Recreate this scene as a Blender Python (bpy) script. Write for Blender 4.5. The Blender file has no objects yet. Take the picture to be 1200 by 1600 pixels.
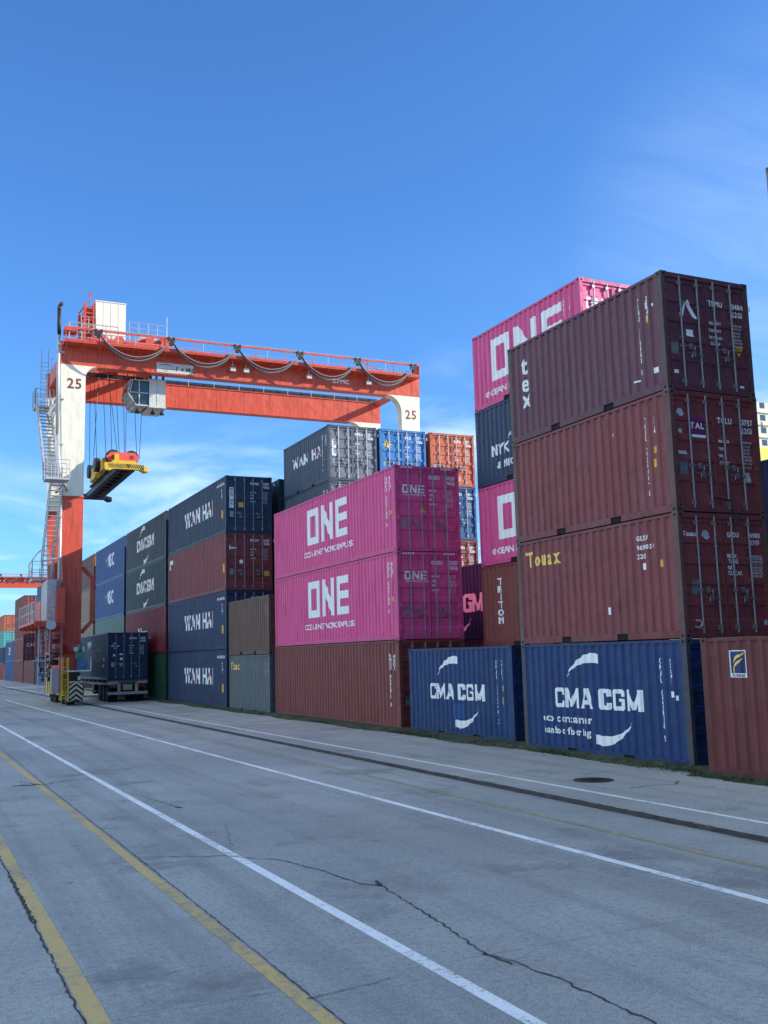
import bpy, bmesh, math, random
from mathutils import Vector, Matrix
random.seed(11)
SC = bpy.context.scene
COL = SC.collection

# ------------------------------------------------------------------ camera
cam = bpy.data.objects.new('camera', bpy.data.cameras.new('camera'))
COL.objects.link(cam)
r_ = Vector((0.9042152, -0.42623311, -0.02683679)); u_ = Vector((-0.03573736, -0.13813211, 0.98976884)); f_ = Vector((0.42557927, 0.89400495, 0.1401336))
M = Matrix((r_, u_, -f_)).transposed().to_4x4(); M.translation = Vector((-14.1989, -15.8763, 2.4353))
cam.matrix_world = M
cam.data.sensor_fit = 'AUTO'; cam.data.sensor_width = 36
cam.data.lens = 36 * 1573.37 / 1600
cam.data.clip_start = 0.1; cam.data.clip_end = 3000
SC.camera = cam

# ------------------------------------------------------------------ light
SUN = Vector((0.85, -0.43, 0.405)).normalized()
elev = math.asin(SUN.z); rot = math.atan2(SUN.x, SUN.y)
w = bpy.data.worlds.new('World'); SC.world = w; w.use_nodes = True
nt = w.node_tree; nt.nodes.clear()
def N(nt, t, **k):
    n = nt.nodes.new(t)
    for a, b in k.items(): setattr(n, a, b)
    return n
def math_n(nt, op, a, b=None, c=None, clamp=False):
    n = nt.nodes.new('ShaderNodeMath'); n.operation = op; n.use_clamp = clamp
    for i, v in enumerate((a, b, c)):
        if v is None: continue
        if isinstance(v, (int, float)): n.inputs[i].default_value = v
        else: nt.links.new(v, n.inputs[i])
    return n.outputs[0]
def maprange(nt, v, a, b, c=0.0, d=1.0):
    n = nt.nodes.new('ShaderNodeMapRange'); n.interpolation_type = 'SMOOTHSTEP'
    nt.links.new(v, n.inputs['Value'])
    for k, x in (('From Min', a), ('From Max', b), ('To Min', c), ('To Max', d)): n.inputs[k].default_value = x
    return n.outputs['Result']
def mixc(nt, f, a, b, mode='MIX'):
    n = nt.nodes.new('ShaderNodeMix'); n.data_type = 'RGBA'; n.blend_type = mode
    if isinstance(f, (int, float)): n.inputs[0].default_value = f
    else: nt.links.new(f, n.inputs[0])
    for i, v in ((6, a), (7, b)):
        if isinstance(v, tuple): n.inputs[i].default_value = v if len(v) == 4 else (*v, 1)
        else: nt.links.new(v, n.inputs[i])
    return n.outputs[2]
sky = N(nt, 'ShaderNodeTexSky', sky_type='NISHITA', sun_disc=False)
sky.sun_elevation = elev; sky.sun_rotation = rot
sky.air_density = 1.0; sky.dust_density = 0.6; sky.ozone_density = 3.0; sky.altitude = 0
tc = N(nt, 'ShaderNodeTexCoord'); sp = N(nt, 'ShaderNodeSeparateXYZ'); nt.links.new(tc.outputs['Generated'], sp.inputs[0])
zc = math_n(nt, 'MAXIMUM', sp.outputs[2], 0.03)
px = math_n(nt, 'DIVIDE', sp.outputs[0], math_n(nt, 'ADD', zc, 0.12)); py = math_n(nt, 'DIVIDE', sp.outputs[1], math_n(nt, 'ADD', zc, 0.12))
cb = N(nt, 'ShaderNodeCombineXYZ'); nt.links.new(px, cb.inputs[0]); nt.links.new(math_n(nt, 'MULTIPLY', py, 0.8), cb.inputs[1]); cb.inputs[2].default_value = 3.7
n1 = N(nt, 'ShaderNodeTexNoise'); nt.links.new(cb.outputs[0], n1.inputs['Vector']); n1.inputs['Scale'].default_value = 1.15; n1.inputs['Detail'].default_value = 7; n1.inputs['Roughness'].default_value = 0.58; n1.inputs['Distortion'].default_value = 0.7
n2 = N(nt, 'ShaderNodeTexNoise'); nt.links.new(cb.outputs[0], n2.inputs['Vector']); n2.inputs['Scale'].default_value = 0.45; n2.inputs['Detail'].default_value = 2
c1 = maprange(nt, n1.outputs[0], 0.46, 0.70)
c2 = maprange(nt, n2.outputs[0], 0.38, 0.62)
band = maprange(nt, sp.outputs[2], 0.42, 0.16)
cl = math_n(nt, 'MULTIPLY', math_n(nt, 'MULTIPLY', c1, c2), band)
cl = math_n(nt, 'MULTIPLY', cl, 0.75, clamp=True)
# a thin veil towards the right of the picture (east-north-east), as a wide soft patch of high cloud
dt = N(nt, 'ShaderNodeVectorMath', operation='DOT_PRODUCT'); nt.links.new(tc.outputs['Generated'], dt.inputs[0]); dt.inputs[1].default_value = (0.735, 0.60, 0.315)
cw = N(nt, 'ShaderNodeMapping'); nt.links.new(cb.outputs[0], cw.inputs[0]); cw.inputs['Rotation'].default_value = (0, 0, 0.9); cw.inputs['Scale'].default_value = (0.8, 3.4, 1)
n4 = N(nt, 'ShaderNodeTexNoise'); nt.links.new(cw.outputs[0], n4.inputs['Vector']); n4.inputs['Scale'].default_value = 1.6; n4.inputs['Detail'].default_value = 9; n4.inputs['Roughness'].default_value = 0.62; n4.inputs['Distortion'].default_value = 0.9
veil = math_n(nt, 'MULTIPLY', maprange(nt, dt.outputs['Value'], 0.962, 0.998), maprange(nt, n4.outputs[0], 0.10, 0.85))
wisp = math_n(nt, 'MULTIPLY', math_n(nt, 'MULTIPLY', maprange(nt, n4.outputs[0], 0.52, 0.74), maprange(nt, n2.outputs[0], 0.45, 0.6)), maprange(nt, sp.outputs[2], 0.62, 0.30))
cl2 = math_n(nt, 'MAXIMUM', cl, math_n(nt, 'MAXIMUM', math_n(nt, 'MULTIPLY', veil, 0.17), math_n(nt, 'MULTIPLY', wisp, 0.10)))
tint = mixc(nt, 1.0, sky.outputs[0], (0.52, 0.90, 1.34), 'MULTIPLY')
# unseen bright cloud added as fill light: bank overhead and in the west, outside this view
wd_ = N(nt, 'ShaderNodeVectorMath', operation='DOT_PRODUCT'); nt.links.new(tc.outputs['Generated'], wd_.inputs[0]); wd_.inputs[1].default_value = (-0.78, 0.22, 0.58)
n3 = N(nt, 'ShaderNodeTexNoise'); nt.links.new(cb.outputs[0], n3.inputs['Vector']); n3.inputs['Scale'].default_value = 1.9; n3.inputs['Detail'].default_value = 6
fill_bank = math_n(nt, 'MULTIPLY', maprange(nt, wd_.outputs['Value'], 0.50, 0.70), maprange(nt, n3.outputs[0], 0.36, 0.56))
skc = mixc(nt, cl2, tint, (6.2, 7.4, 8.6))
skc = mixc(nt, math_n(nt, 'MULTIPLY', fill_bank, 0.9), skc, (7.4, 8.9, 9.8))
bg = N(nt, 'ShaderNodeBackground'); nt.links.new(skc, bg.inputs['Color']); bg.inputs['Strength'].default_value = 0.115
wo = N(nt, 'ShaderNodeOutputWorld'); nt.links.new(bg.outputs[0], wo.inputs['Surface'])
sl = bpy.data.lights.new('sun', 'SUN'); sl.energy = 4.0; sl.angle = math.radians(0.53); sl.color = (1.0, 0.90, 0.74)
so = bpy.data.objects.new('sun', sl); COL.objects.link(so); so.rotation_euler = SUN.to_track_quat('Z', 'Y').to_euler(); so.location = (60, -30, 60)
SC.view_settings.view_transform = 'Standard'; SC.view_settings.look = 'None'; SC.view_settings.gamma = 1.0
SC.view_settings.exposure = 0.76

# ------------------------------------------------------------------ materials
def new_mat(name):
    m = bpy.data.materials.new(name); m.use_nodes = True; nt = m.node_tree; nt.nodes.clear()
    o = nt.nodes.new('ShaderNodeOutputMaterial'); b = nt.nodes.new('ShaderNodeBsdfPrincipled'); nt.links.new(b.outputs[0], o.inputs[0])
    return m, nt, b
def noise(nt, vec, scale, detail=4, rough=0.55, sc3=None):
    if sc3:
        mp = nt.nodes.new('ShaderNodeMapping'); nt.links.new(vec, mp.inputs[0]); mp.inputs['Scale'].default_value = sc3; vec = mp.outputs[0]
    n = nt.nodes.new('ShaderNodeTexNoise'); nt.links.new(vec, n.inputs['Vector']); n.inputs['Scale'].default_value = scale; n.inputs['Detail'].default_value = detail; n.inputs['Roughness'].default_value = rough
    return n.outputs[0]
def bump(nt, b, h, dist, strength=1.0):
    n = nt.nodes.new('ShaderNodeBump'); n.inputs['Distance'].default_value = dist; n.inputs['Strength'].default_value = strength
    nt.links.new(h, n.inputs['Height']); nt.links.new(n.outputs[0], b.inputs['Normal'])
def lerp(a, b, t): return tuple(a[i] * (1 - t) + b[i] * t for i in range(3))
_pm = {}
def paint(col, rust=0.25, fade=0.35, rough=0.5, name=None, streak=0.5):
    key = (col, rust, fade, rough, streak)
    if key in _pm: return _pm[key]
    m, nt, b = new_mat(name or 'container_paint'); _pm[key] = m
    tc = nt.nodes.new('ShaderNodeTexCoord'); oi = nt.nodes.new('ShaderNodeObjectInfo')
    off = nt.nodes.new('ShaderNodeVectorMath'); off.operation = 'ADD'; nt.links.new(tc.outputs['Object'], off.inputs[0])
    cbn = nt.nodes.new('ShaderNodeCombineXYZ'); rr = math_n(nt, 'MULTIPLY', oi.outputs['Random'], 37.0)
    for i in range(3): nt.links.new(rr, cbn.inputs[i])
    nt.links.new(cbn.outputs[0], off.inputs[1]); v = off.outputs[0]
    big = noise(nt, v, 0.9, 4); mid = noise(nt, v, 5.0, 5, 0.65); fine = noise(nt, v, 60, 3, 0.7)
    stk = noise(nt, v, 1.0, 4, 0.6, (7, 7, 0.55)); stk2 = noise(nt, v, 1.0, 3, 0.6, (22, 22, 0.35))
    grey = sum(col) / 3
    faded = tuple(min(1, c * 0.86 + grey * 0.14 + 0.015) for c in col)
    dark = tuple(c * 0.52 + 0.003 for c in col)
    c = mixc(nt, math_n(nt, 'MULTIPLY', maprange(nt, big, 0.4, 0.68), fade), (*col, 1), (*faded, 1))
    c = mixc(nt, math_n(nt, 'MULTIPLY', maprange(nt, stk, 0.46, 0.66), streak), c, (*dark, 1))
    c = mixc(nt, math_n(nt, 'MULTIPLY', maprange(nt, stk2, 0.56, 0.78), 0.35 * streak), c, (*faded, 1))
    c = mixc(nt, math_n(nt, 'MULTIPLY', maprange(nt, fine, 0.35, 0.7), 0.14), c, (*dark, 1))
    run = math_n(nt, 'MULTIPLY', maprange(nt, noise(nt, v, 1.0, 5, 0.65, (13, 13, 0.9)), 0.60, 0.70), maprange(nt, mid, 0.42, 0.62))
    c = mixc(nt, math_n(nt, 'MULTIPLY', run, min(.7, rust * 1.1)), c, (0.075, 0.032, 0.018))
    # rust patches and scuffs
    rm = math_n(nt, 'MULTIPLY', maprange(nt, mid, 0.74 - 0.22 * rust, 0.84 - 0.16 * rust), maprange(nt, fine, 0.3, 0.55))
    rcol = mixc(nt, fine, (0.045, 0.022, 0.014), (0.16, 0.075, 0.04))
    c = mixc(nt, math_n(nt, 'MULTIPLY', rm, min(1, 0.35 + rust)), c, rcol)
    sc = maprange(nt, noise(nt, v, 3.0, 8, 0.75, (1, 1, 1.6)), 0.70, 0.76)
    c = mixc(nt, math_n(nt, 'MULTIPLY', sc, 0.35 * rust + 0.05), c, (0.42, 0.40, 0.38))
    nt.links.new(c, b.inputs['Base Color'])
    rg = math_n(nt, 'ADD', rough, math_n(nt, 'MULTIPLY', math_n(nt, 'SUBTRACT', mid, 0.5), 0.5), clamp=True)
    nt.links.new(rg, b.inputs['Roughness']); b.inputs['Specular IOR Level'].default_value = 0.35
    dent = noise(nt, v, 1.3, 2, 0.5)
    h = math_n(nt, 'ADD', math_n(nt, 'MULTIPLY', dent, 1.0), math_n(nt, 'MULTIPLY', fine, 0.03))
    bump(nt, b, h, 0.085, 0.6)
    return m
def plain(name, col, rough=0.5, metal=0.0, var=0.25, scale=8.0):
    m, nt, b = new_mat(name)
    tc = nt.nodes.new('ShaderNodeTexCoord'); n = noise(nt, tc.outputs['Object'], scale, 5, 0.65)
    c = mixc(nt, maprange(nt, n, 0.35, 0.7), (*col, 1), (*[x * (1 - var) for x in col], 1))
    nt.links.new(c, b.inputs['Base Color']); b.inputs['Roughness'].default_value = rough; b.inputs['Metallic'].default_value = metal
    return m
def weathered(name, col, wear=0.35):
    """stencil paint that has partly rubbed off"""
    m, nt, b = new_mat(name)
    tc = nt.nodes.new('ShaderNodeTexCoord'); n = noise(nt, tc.outputs['Object'], 14, 6, 0.7); n3 = noise(nt, tc.outputs['Object'], 1.0, 4, 0.6, (9, 9, .7))
    c = mixc(nt, maprange(nt, n, 0.5, 0.75), (*col, 1), (*[x * (1 - wear) for x in col], 1))
    c = mixc(nt, math_n(nt, 'MULTIPLY', maprange(nt, n3, 0.5, 0.75), 0.35), c, (*[x * 0.55 for x in col], 1))
    nt.links.new(c, b.inputs['Base Color']); b.inputs['Roughness'].default_value = 0.6
    return m

MAROON = (0.225, 0.050, 0.052); MAROON2 = (0.140, 0.046, 0.068); BROWNRED = (0.215, 0.048, 0.040)
PINK = (0.74, 0.085, 0.26); CMABLUE = (0.010, 0.042, 0.150); WHBLUE = (0.022, 0.042, 0.100); NAVY = (0.014, 0.030, 0.085)
GREY = (0.115, 0.135, 0.14); BROWN = (0.145, 0.075, 0.052); SLATE = (0.045, 0.060, 0.070); CRIMSON = (0.20, 0.018, 0.030)
GREEN = (0.012, 0.07, 0.035); MSCBLUE = (0.035, 0.085, 0.24); TEAL = (0.12, 0.20, 0.19); TAN = (0.30, 0.215, 0.14)
ORANGE = (0.52, 0.125, 0.062); SKYBLUE = (0.03, 0.20, 0.50); DKBLUE = (0.012, 0.05, 0.14); WHGREY = (0.055, 0.080, 0.120)
CRANERED = (0.64, 0.088, 0.046); CRANEWHITE = (0.82, 0.77, 0.62)

m_rod = plain('galvanised_rod', (0.30, 0.30, 0.31), 0.45, 0.6)
m_rubber = plain('black_rubber', (0.012, 0.012, 0.013), 0.8)
m_dark = plain('dark_opening', (0.006, 0.006, 0.007), 0.9)
m_white = weathered('white_lettering', (0.88, 0.87, 0.86), .2)
m_yellow = weathered('yellow_lettering', (0.90, 0.62, 0.14), .2)
m_redl = weathered('red_lettering', (0.55, 0.03, 0.05))
m_black = plain('black_paint', (0.02, 0.02, 0.02), 0.5)
m_plate = plain('number_plate_metal', (0.32, 0.34, 0.36), 0.4, 0.7)
m_sticker = plain('yellow_sticker', (0.75, 0.45, 0.04), 0.5)
m_crane = paint(CRANERED, 0.30, 0.35, 0.5, 'crane_red_paint', 0.55)
m_cranew = paint(CRANEWHITE, 0.10, 0.2, 0.45, 'crane_white_paint', 0.22)
m_galv = plain('galvanised_steel', (0.52, 0.53, 0.54), 0.5, 0.35)
m_dkmetal = plain('dark_machinery', (0.035, 0.033, 0.035), 0.55, 0.3)
m_yel = paint((0.72, 0.46, 0.03), 0.3, 0.3, 0.45, 'machine_yellow_paint', 0.4)
m_tyre = plain('tyre_rubber', (0.018, 0.018, 0.019), 0.85, var=0.4)
m_cabw = plain('cab_panel_paint', (0.62, 0.61, 0.56), 0.45)
m_blue_eq = plain('blue_motor_paint', (0.06, 0.17, 0.36), 0.45)
m_green_eq = plain('green_machine_paint', (0.10, 0.20, 0.12), 0.5)
m_hose = plain('black_hose', (0.02, 0.02, 0.022), 0.5)
m_lamp = plain('tail_lamp_lens', (0.25, 0.01, 0.01), 0.3)
mg, ntg, bgl = new_mat('cab_glass'); bgl.inputs['Base Color'].default_value = (0.03, 0.05, 0.05, 1); bgl.inputs['Roughness'].default_value = 0.08; bgl.inputs['Specular IOR Level'].default_value = 0.7
m_glass = mg

# ground
def concrete():
    m, nt, b = new_mat('worn_concrete')
    tc = nt.nodes.new('ShaderNodeTexCoord'); v = tc.outputs['Object']
    big = noise(nt, v, 0.16, 4, 0.55); mid = noise(nt, v, 1.1, 6, 0.62); fine = noise(nt, v, 15, 7, 0.8); grit = noise(nt, v, 62, 3, 0.75)
    trk = noise(nt, v, 1.0, 4, 0.6, (1.6, 0.045, 1)); brush = noise(nt, v, 1.0, 5, 0.7, (0.5, 6.0, 1))
    c = mixc(nt, maprange(nt, big, 0.35, 0.65), (0.37, 0.372, 0.35), (0.49, 0.488, 0.455))
    c = mixc(nt, math_n(nt, 'MULTIPLY', maprange(nt, trk, 0.46, 0.66), 0.50), c, (0.25, 0.245, 0.245))
    c = mixc(nt, math_n(nt, 'MULTIPLY', maprange(nt, mid, 0.42, 0.72), 0.30), c, (0.20, 0.198, 0.20))
    c = mixc(nt, math_n(nt, 'MULTIPLY', maprange(nt, brush, 0.5, 0.72), 0.20), c, (0.36, 0.355, 0.34))
    c = mixc(nt, math_n(nt, 'MULTIPLY', maprange(nt, fine, 0.44, 0.64), 0.50), c, (0.17, 0.17, 0.172))
    c = mixc(nt, math_n(nt, 'MULTIPLY', maprange(nt, grit, 0.50, 0.64), 0.55), c, (0.12, 0.12, 0.122))
    c = mixc(nt, math_n(nt, 'MULTIPLY', maprange(nt, grit, 0.46, 0.34), 0.50), c, (0.58, 0.57, 0.55))
    # oil spots and dark stains
    fl = maprange(nt, noise(nt, v, 1.0, 3, 0.55, (7, 16, 1)), 0.68, 0.72); flm = maprange(nt, noise(nt, v, 0.5, 2, 0.5), 0.42, 0.6)
    c = mixc(nt, math_n(nt, 'MULTIPLY', math_n(nt, 'MULTIPLY', fl, flm), 0.6), c, (0.10, 0.10, 0.105))
    # slab bays: joints across the road every 5.6 m
    wv = nt.nodes.new('ShaderNodeSeparateXYZ'); nt.links.new(v, wv.inputs[0])
    jy = math_n(nt, 'ABSOLUTE', math_n(nt, 'SUBTRACT', math_n(nt, 'FRACT', math_n(nt, 'DIVIDE', math_n(nt, 'ADD', wv.outputs[1], math_n(nt, 'MULTIPLY', mid, 0.05)), 5.6)), 0.5))
    c = mixc(nt, math_n(nt, 'MULTIPLY', maprange(nt, jy, 0.0022, 0.0008), math_n(nt, 'MULTIPLY', maprange(nt, mid, 0.4, 0.55), 0.45)), c, (0.13, 0.13, 0.13))
    sp1 = maprange(nt, noise(nt, v, 2.6, 3, 0.5), 0.71, 0.76); c = mixc(nt, math_n(nt, 'MULTIPLY', sp1, 0.55), c, (0.075, 0.073, 0.07))
    sp2 = maprange(nt, noise(nt, v, 0.42, 8, 0.72), 0.53, 0.66); c = mixc(nt, math_n(nt, 'MULTIPLY', sp2, 0.55), c, (0.14, 0.14, 0.14))
    nt.links.new(c, b.inputs['Base Color']); b.inputs['Roughness'].default_value = 0.85; b.inputs['Specular IOR Level'].default_value = 0.3
    h = math_n(nt, 'ADD', math_n(nt, 'MULTIPLY', fine, 0.6), math_n(nt, 'MULTIPLY', grit, 0.4)); bump(nt, b, h, 0.006, 0.8)
    return m
m_conc = concrete()
def marking(name, col, wear):
    m, nt, b = new_mat(name)
    tc = nt.nodes.new('ShaderNodeTexCoord'); v = tc.outputs['Object']
    n = noise(nt, v, 9, 7, 0.75); n2 = noise(nt, v, 0.9, 4, 0.6); g = noise(nt, v, 70, 3, 0.7)
    f = math_n(nt, 'ADD', math_n(nt, 'MULTIPLY', n, 0.55), math_n(nt, 'ADD', math_n(nt, 'MULTIPLY', n2, 0.25), math_n(nt, 'MULTIPLY', g, 0.3)))
    mask = maprange(nt, f, 0.62 - 0.14 * wear, 0.70 - 0.08 * wear)
    under = mixc(nt, g, (0.16, 0.16, 0.16), (0.33, 0.325, 0.31))
    c = mixc(nt, math_n(nt, 'MULTIPLY', maprange(nt, n2, .4, .7), .3), (*col, 1), (*[x * .62 for x in col], 1))
    c = mixc(nt, mask, c, under)
    nt.links.new(c, b.inputs['Base Color']); b.inputs['Roughness'].default_value = 0.75
    bump(nt, b, g, 0.003, 0.7)
    return m
m_mw = marking('white_road_paint', (0.90, 0.90, 0.88), 0.45)
m_my = marking('yellow_road_paint', (0.64, 0.44, 0.16), 0.6)
m_myf = marking('faded_yellow_road_paint', (0.48, 0.38, 0.15), 0.95)
m_crack = plain('crack_dirt', (0.055, 0.055, 0.052), 0.95)
m_rut = plain('rut_dirt', (0.060, 0.056, 0.048), 0.95, var=0.6, scale=5)
m_moss = plain('moss_and_soil', (0.050, 0.062, 0.028), 0.95, var=0.6, scale=6)
m_grass = plain('grass_blades', (0.050, 0.068, 0.026), 0.8, var=0.5)
m_stone = plain('gravel_stone', (0.34, 0.33, 0.31), 0.85, var=0.5)

# ------------------------------------------------------------------ mesh helpers
def box(bm, x0, x1, y0, y1, z0, z1, mi=0):
    vs = [bm.verts.new((x, y, z)) for x in (x0, x1) for y in (y0, y1) for z in (z0, z1)]
    for q in ((0, 1, 3, 2), (4, 6, 7, 5), (0, 4, 5, 1), (2, 3, 7, 6), (0, 2, 6, 4), (1, 5, 7, 3)):
        f = bm.faces.new([vs[i] for i in q]); f.material_index = mi
def tube(bm, p0, p1, r, n=8, mi=0, r2=None, cap=True):
    p0 = Vector(p0); p1 = Vector(p1); d = (p1 - p0)
    if d.length < 1e-6: return
    q = d.to_track_quat('Z', 'Y'); a = []; b = []
    r2 = r if r2 is None else r2
    for i in range(n):
        t = 2 * math.pi * i / n; o = Vector((math.cos(t), math.sin(t), 0))
        a.append(bm.verts.new(p0 + q @ (o * r))); b.append(bm.verts.new(p1 + q @ (o * r2)))
    for i in range(n):
        f = bm.faces.new((a[i], a[(i + 1) % n], b[(i + 1) % n], b[i])); f.material_index = mi; f.smooth = n > 8
    if cap:
        for c in (a[::-1], b):
            f = bm.faces.new(c); f.material_index = mi
def path(bm, pts, r, n=6, mi=0):
    for a, b in zip(pts[:-1], pts[1:]): tube(bm, a, b, r, n, mi)
def bar(bm, p0, p1, wx, wy, mi=0):
    """rectangular bar between two points"""
    p0 = Vector(p0); p1 = Vector(p1); q = (p1 - p0).to_track_quat('Z', 'Y'); v = []
    for p in (p0, p1):
        for sx, sy in ((-1, -1), (1, -1), (1, 1), (-1, 1)): v.append(bm.verts.new(p + q @ Vector((sx * wx / 2, sy * wy / 2, 0))))
    for qd in ((0, 3, 2, 1), (4, 5, 6, 7), (0, 1, 5, 4), (1, 2, 6, 5), (2, 3, 7, 6), (3, 0, 4, 7)):
        f = bm.faces.new([v[i] for i in qd]); f.material_index = mi
def prism_y(bm, pts, y0, y1, mi=0):
    """polygon in xz extruded along y"""
    a = [bm.verts.new((x, y0, z)) for x, z in pts]; b = [bm.verts.new((x, y1, z)) for x, z in pts]
    n = len(pts)
    for i in range(n):
        f = bm.faces.new((a[i], a[(i + 1) % n], b[(i + 1) % n], b[i])); f.material_index = mi
    for c in (a[::-1], b):
        f = bm.faces.new(c); f.material_index = mi
def prism_x(bm, pts, x0, x1, mi=0):
    a = [bm.verts.new((x0, y, z)) for y, z in pts]; b = [bm.verts.new((x1, y, z)) for y, z in pts]
    n = len(pts)
    for i in range(n):
        f = bm.faces.new((a[i], a[(i + 1) % n], b[(i + 1) % n], b[i])); f.material_index = mi
    for c in (a[::-1], b):
        f = bm.faces.new(c); f.material_index = mi
def mesh(name, bm, nm=1, tri=False):
    if tri: bmesh.ops.triangulate(bm, faces=bm.faces[:])
    me = bpy.data.meshes.new(name); bm.to_mesh(me); bm.free()
    for i in range(nm): me.materials.append(m_dark)
    return me
def inst(name, me, mats, parent=None, loc=(0, 0, 0)):
    o = bpy.data.objects.new(name, me); COL.objects.link(o); o.location = loc
    for i, m in enumerate(mats):
        o.material_slots[i].link = 'OBJECT'; o.material_slots[i].material = m
    if parent: o.parent = parent
    return o
def obj(name, bm, mats, parent=None, loc=(0, 0, 0), tri=False):
    bmesh.ops.recalc_face_normals(bm, faces=bm.faces[:])
    return inst(name, mesh(name, bm, len(mats), tri), mats, parent, loc)
def tag(o, label=None, cat=None, group=None, kind=None):
    if label: o['label'] = label
    if cat: o['category'] = cat
    if group: o['group'] = group
    if kind: o['kind'] = kind
    return o
def empty(name, loc, label=None, cat=None, group=None):
    o = bpy.data.objects.new(name, None); COL.objects.link(o); o.location = loc; o.empty_display_size = 0.3
    return tag(o, label, cat, group)
B = bmesh.new

# ------------------------------------------------------------------ lettering
_gl = {}
def glyph(ch, bold):
    k = (ch, bold)
    if k in _gl: return _gl[k]
    cu = bpy.data.curves.new('t', 'FONT'); cu.body = ch; cu.size = 1.0; cu.resolution_u = 2; cu.offset = bold if isinstance(bold, float) else (0.028 if bold else 0.004)
    cu.fill_mode = 'FRONT'
    o = bpy.data.objects.new('t', cu); me = bpy.data.meshes.new_from_object(o)
    vs = [(v.co.x / 0.70, v.co.y / 0.70) for v in me.vertices]; fs = [tuple(p.vertices) for p in me.polygons]
    bpy.data.objects.remove(o); bpy.data.curves.remove(cu); bpy.data.meshes.remove(me)
    if vs:
        x0 = min(v[0] for v in vs); x1 = max(v[0] for v in vs); vs = [(x - x0, y) for x, y in vs]; wd = x1 - x0
    else: wd = 0.35
    _gl[k] = (vs, fs, wd); return _gl[k]
R = lambda a, b, c, d: [(a, b), (c, b), (c, d), (a, d)]
BLOCK = {
 'O': (0.78, [R(0, 0, .2, 1), R(.58, 0, .78, 1), R(.2, .8, .58, 1), R(.2, 0, .58, .2)]),
 'N': (0.86, [R(0, 0, .2, 1), R(.66, 0, .86, 1), [(.2, 1), (.2, .62), (.66, 0), (.66, .38)]]),
 'E': (0.74, [R(0, 0, .2, 1), R(.2, .8, .74, 1), R(.2, .41, .74, .61), R(.2, 0, .74, .2)]),
 'C': (0.76, [[(0, .10), (.10, 0), (.26, 0), (.26, 1), (.10, 1), (0, .90)], [(.26, .80), (.26, 1), (.68, 1), (.76, .92), (.76, .80)], [(.26, .20), (.76, .20), (.76, .08), (.68, 0), (.26, 0)], R(.52, .64, .76, .80), R(.52, .20, .76, .34)]),
 'G': (0.80, [[(0, .10), (.10, 0), (.26, 0), (.26, 1), (.10, 1), (0, .90)], [(.26, .80), (.26, 1), (.72, 1), (.80, .92), (.80, .80)], [(.26, .20), (.80, .20), (.80, .08), (.72, 0), (.26, 0)], R(.56, .66, .80, .80), R(.56, .20, .80, .56), R(.38, .42, .56, .56)]),
 'M': (0.98, [R(0, 0, .14, 1), R(.72, 0, .98, 1), [(.14, 1), (.14, .48), (.36, .06), (.42, .40)], [(.36, .06), (.42, .40), (.72, 1), (.72, .52), (.50, .06)]]),
 'A': (0.88, [[(0, 0), (.20, 0), (.42, .74), (.32, 1)], [(.62, 0), (.88, 0), (.56, 1), (.32, 1), (.42, .74)], [(.26, .20), (.568, .20), (.50, .42), (.325, .42)]]),
 ' ': (0.12, []),
}
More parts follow.
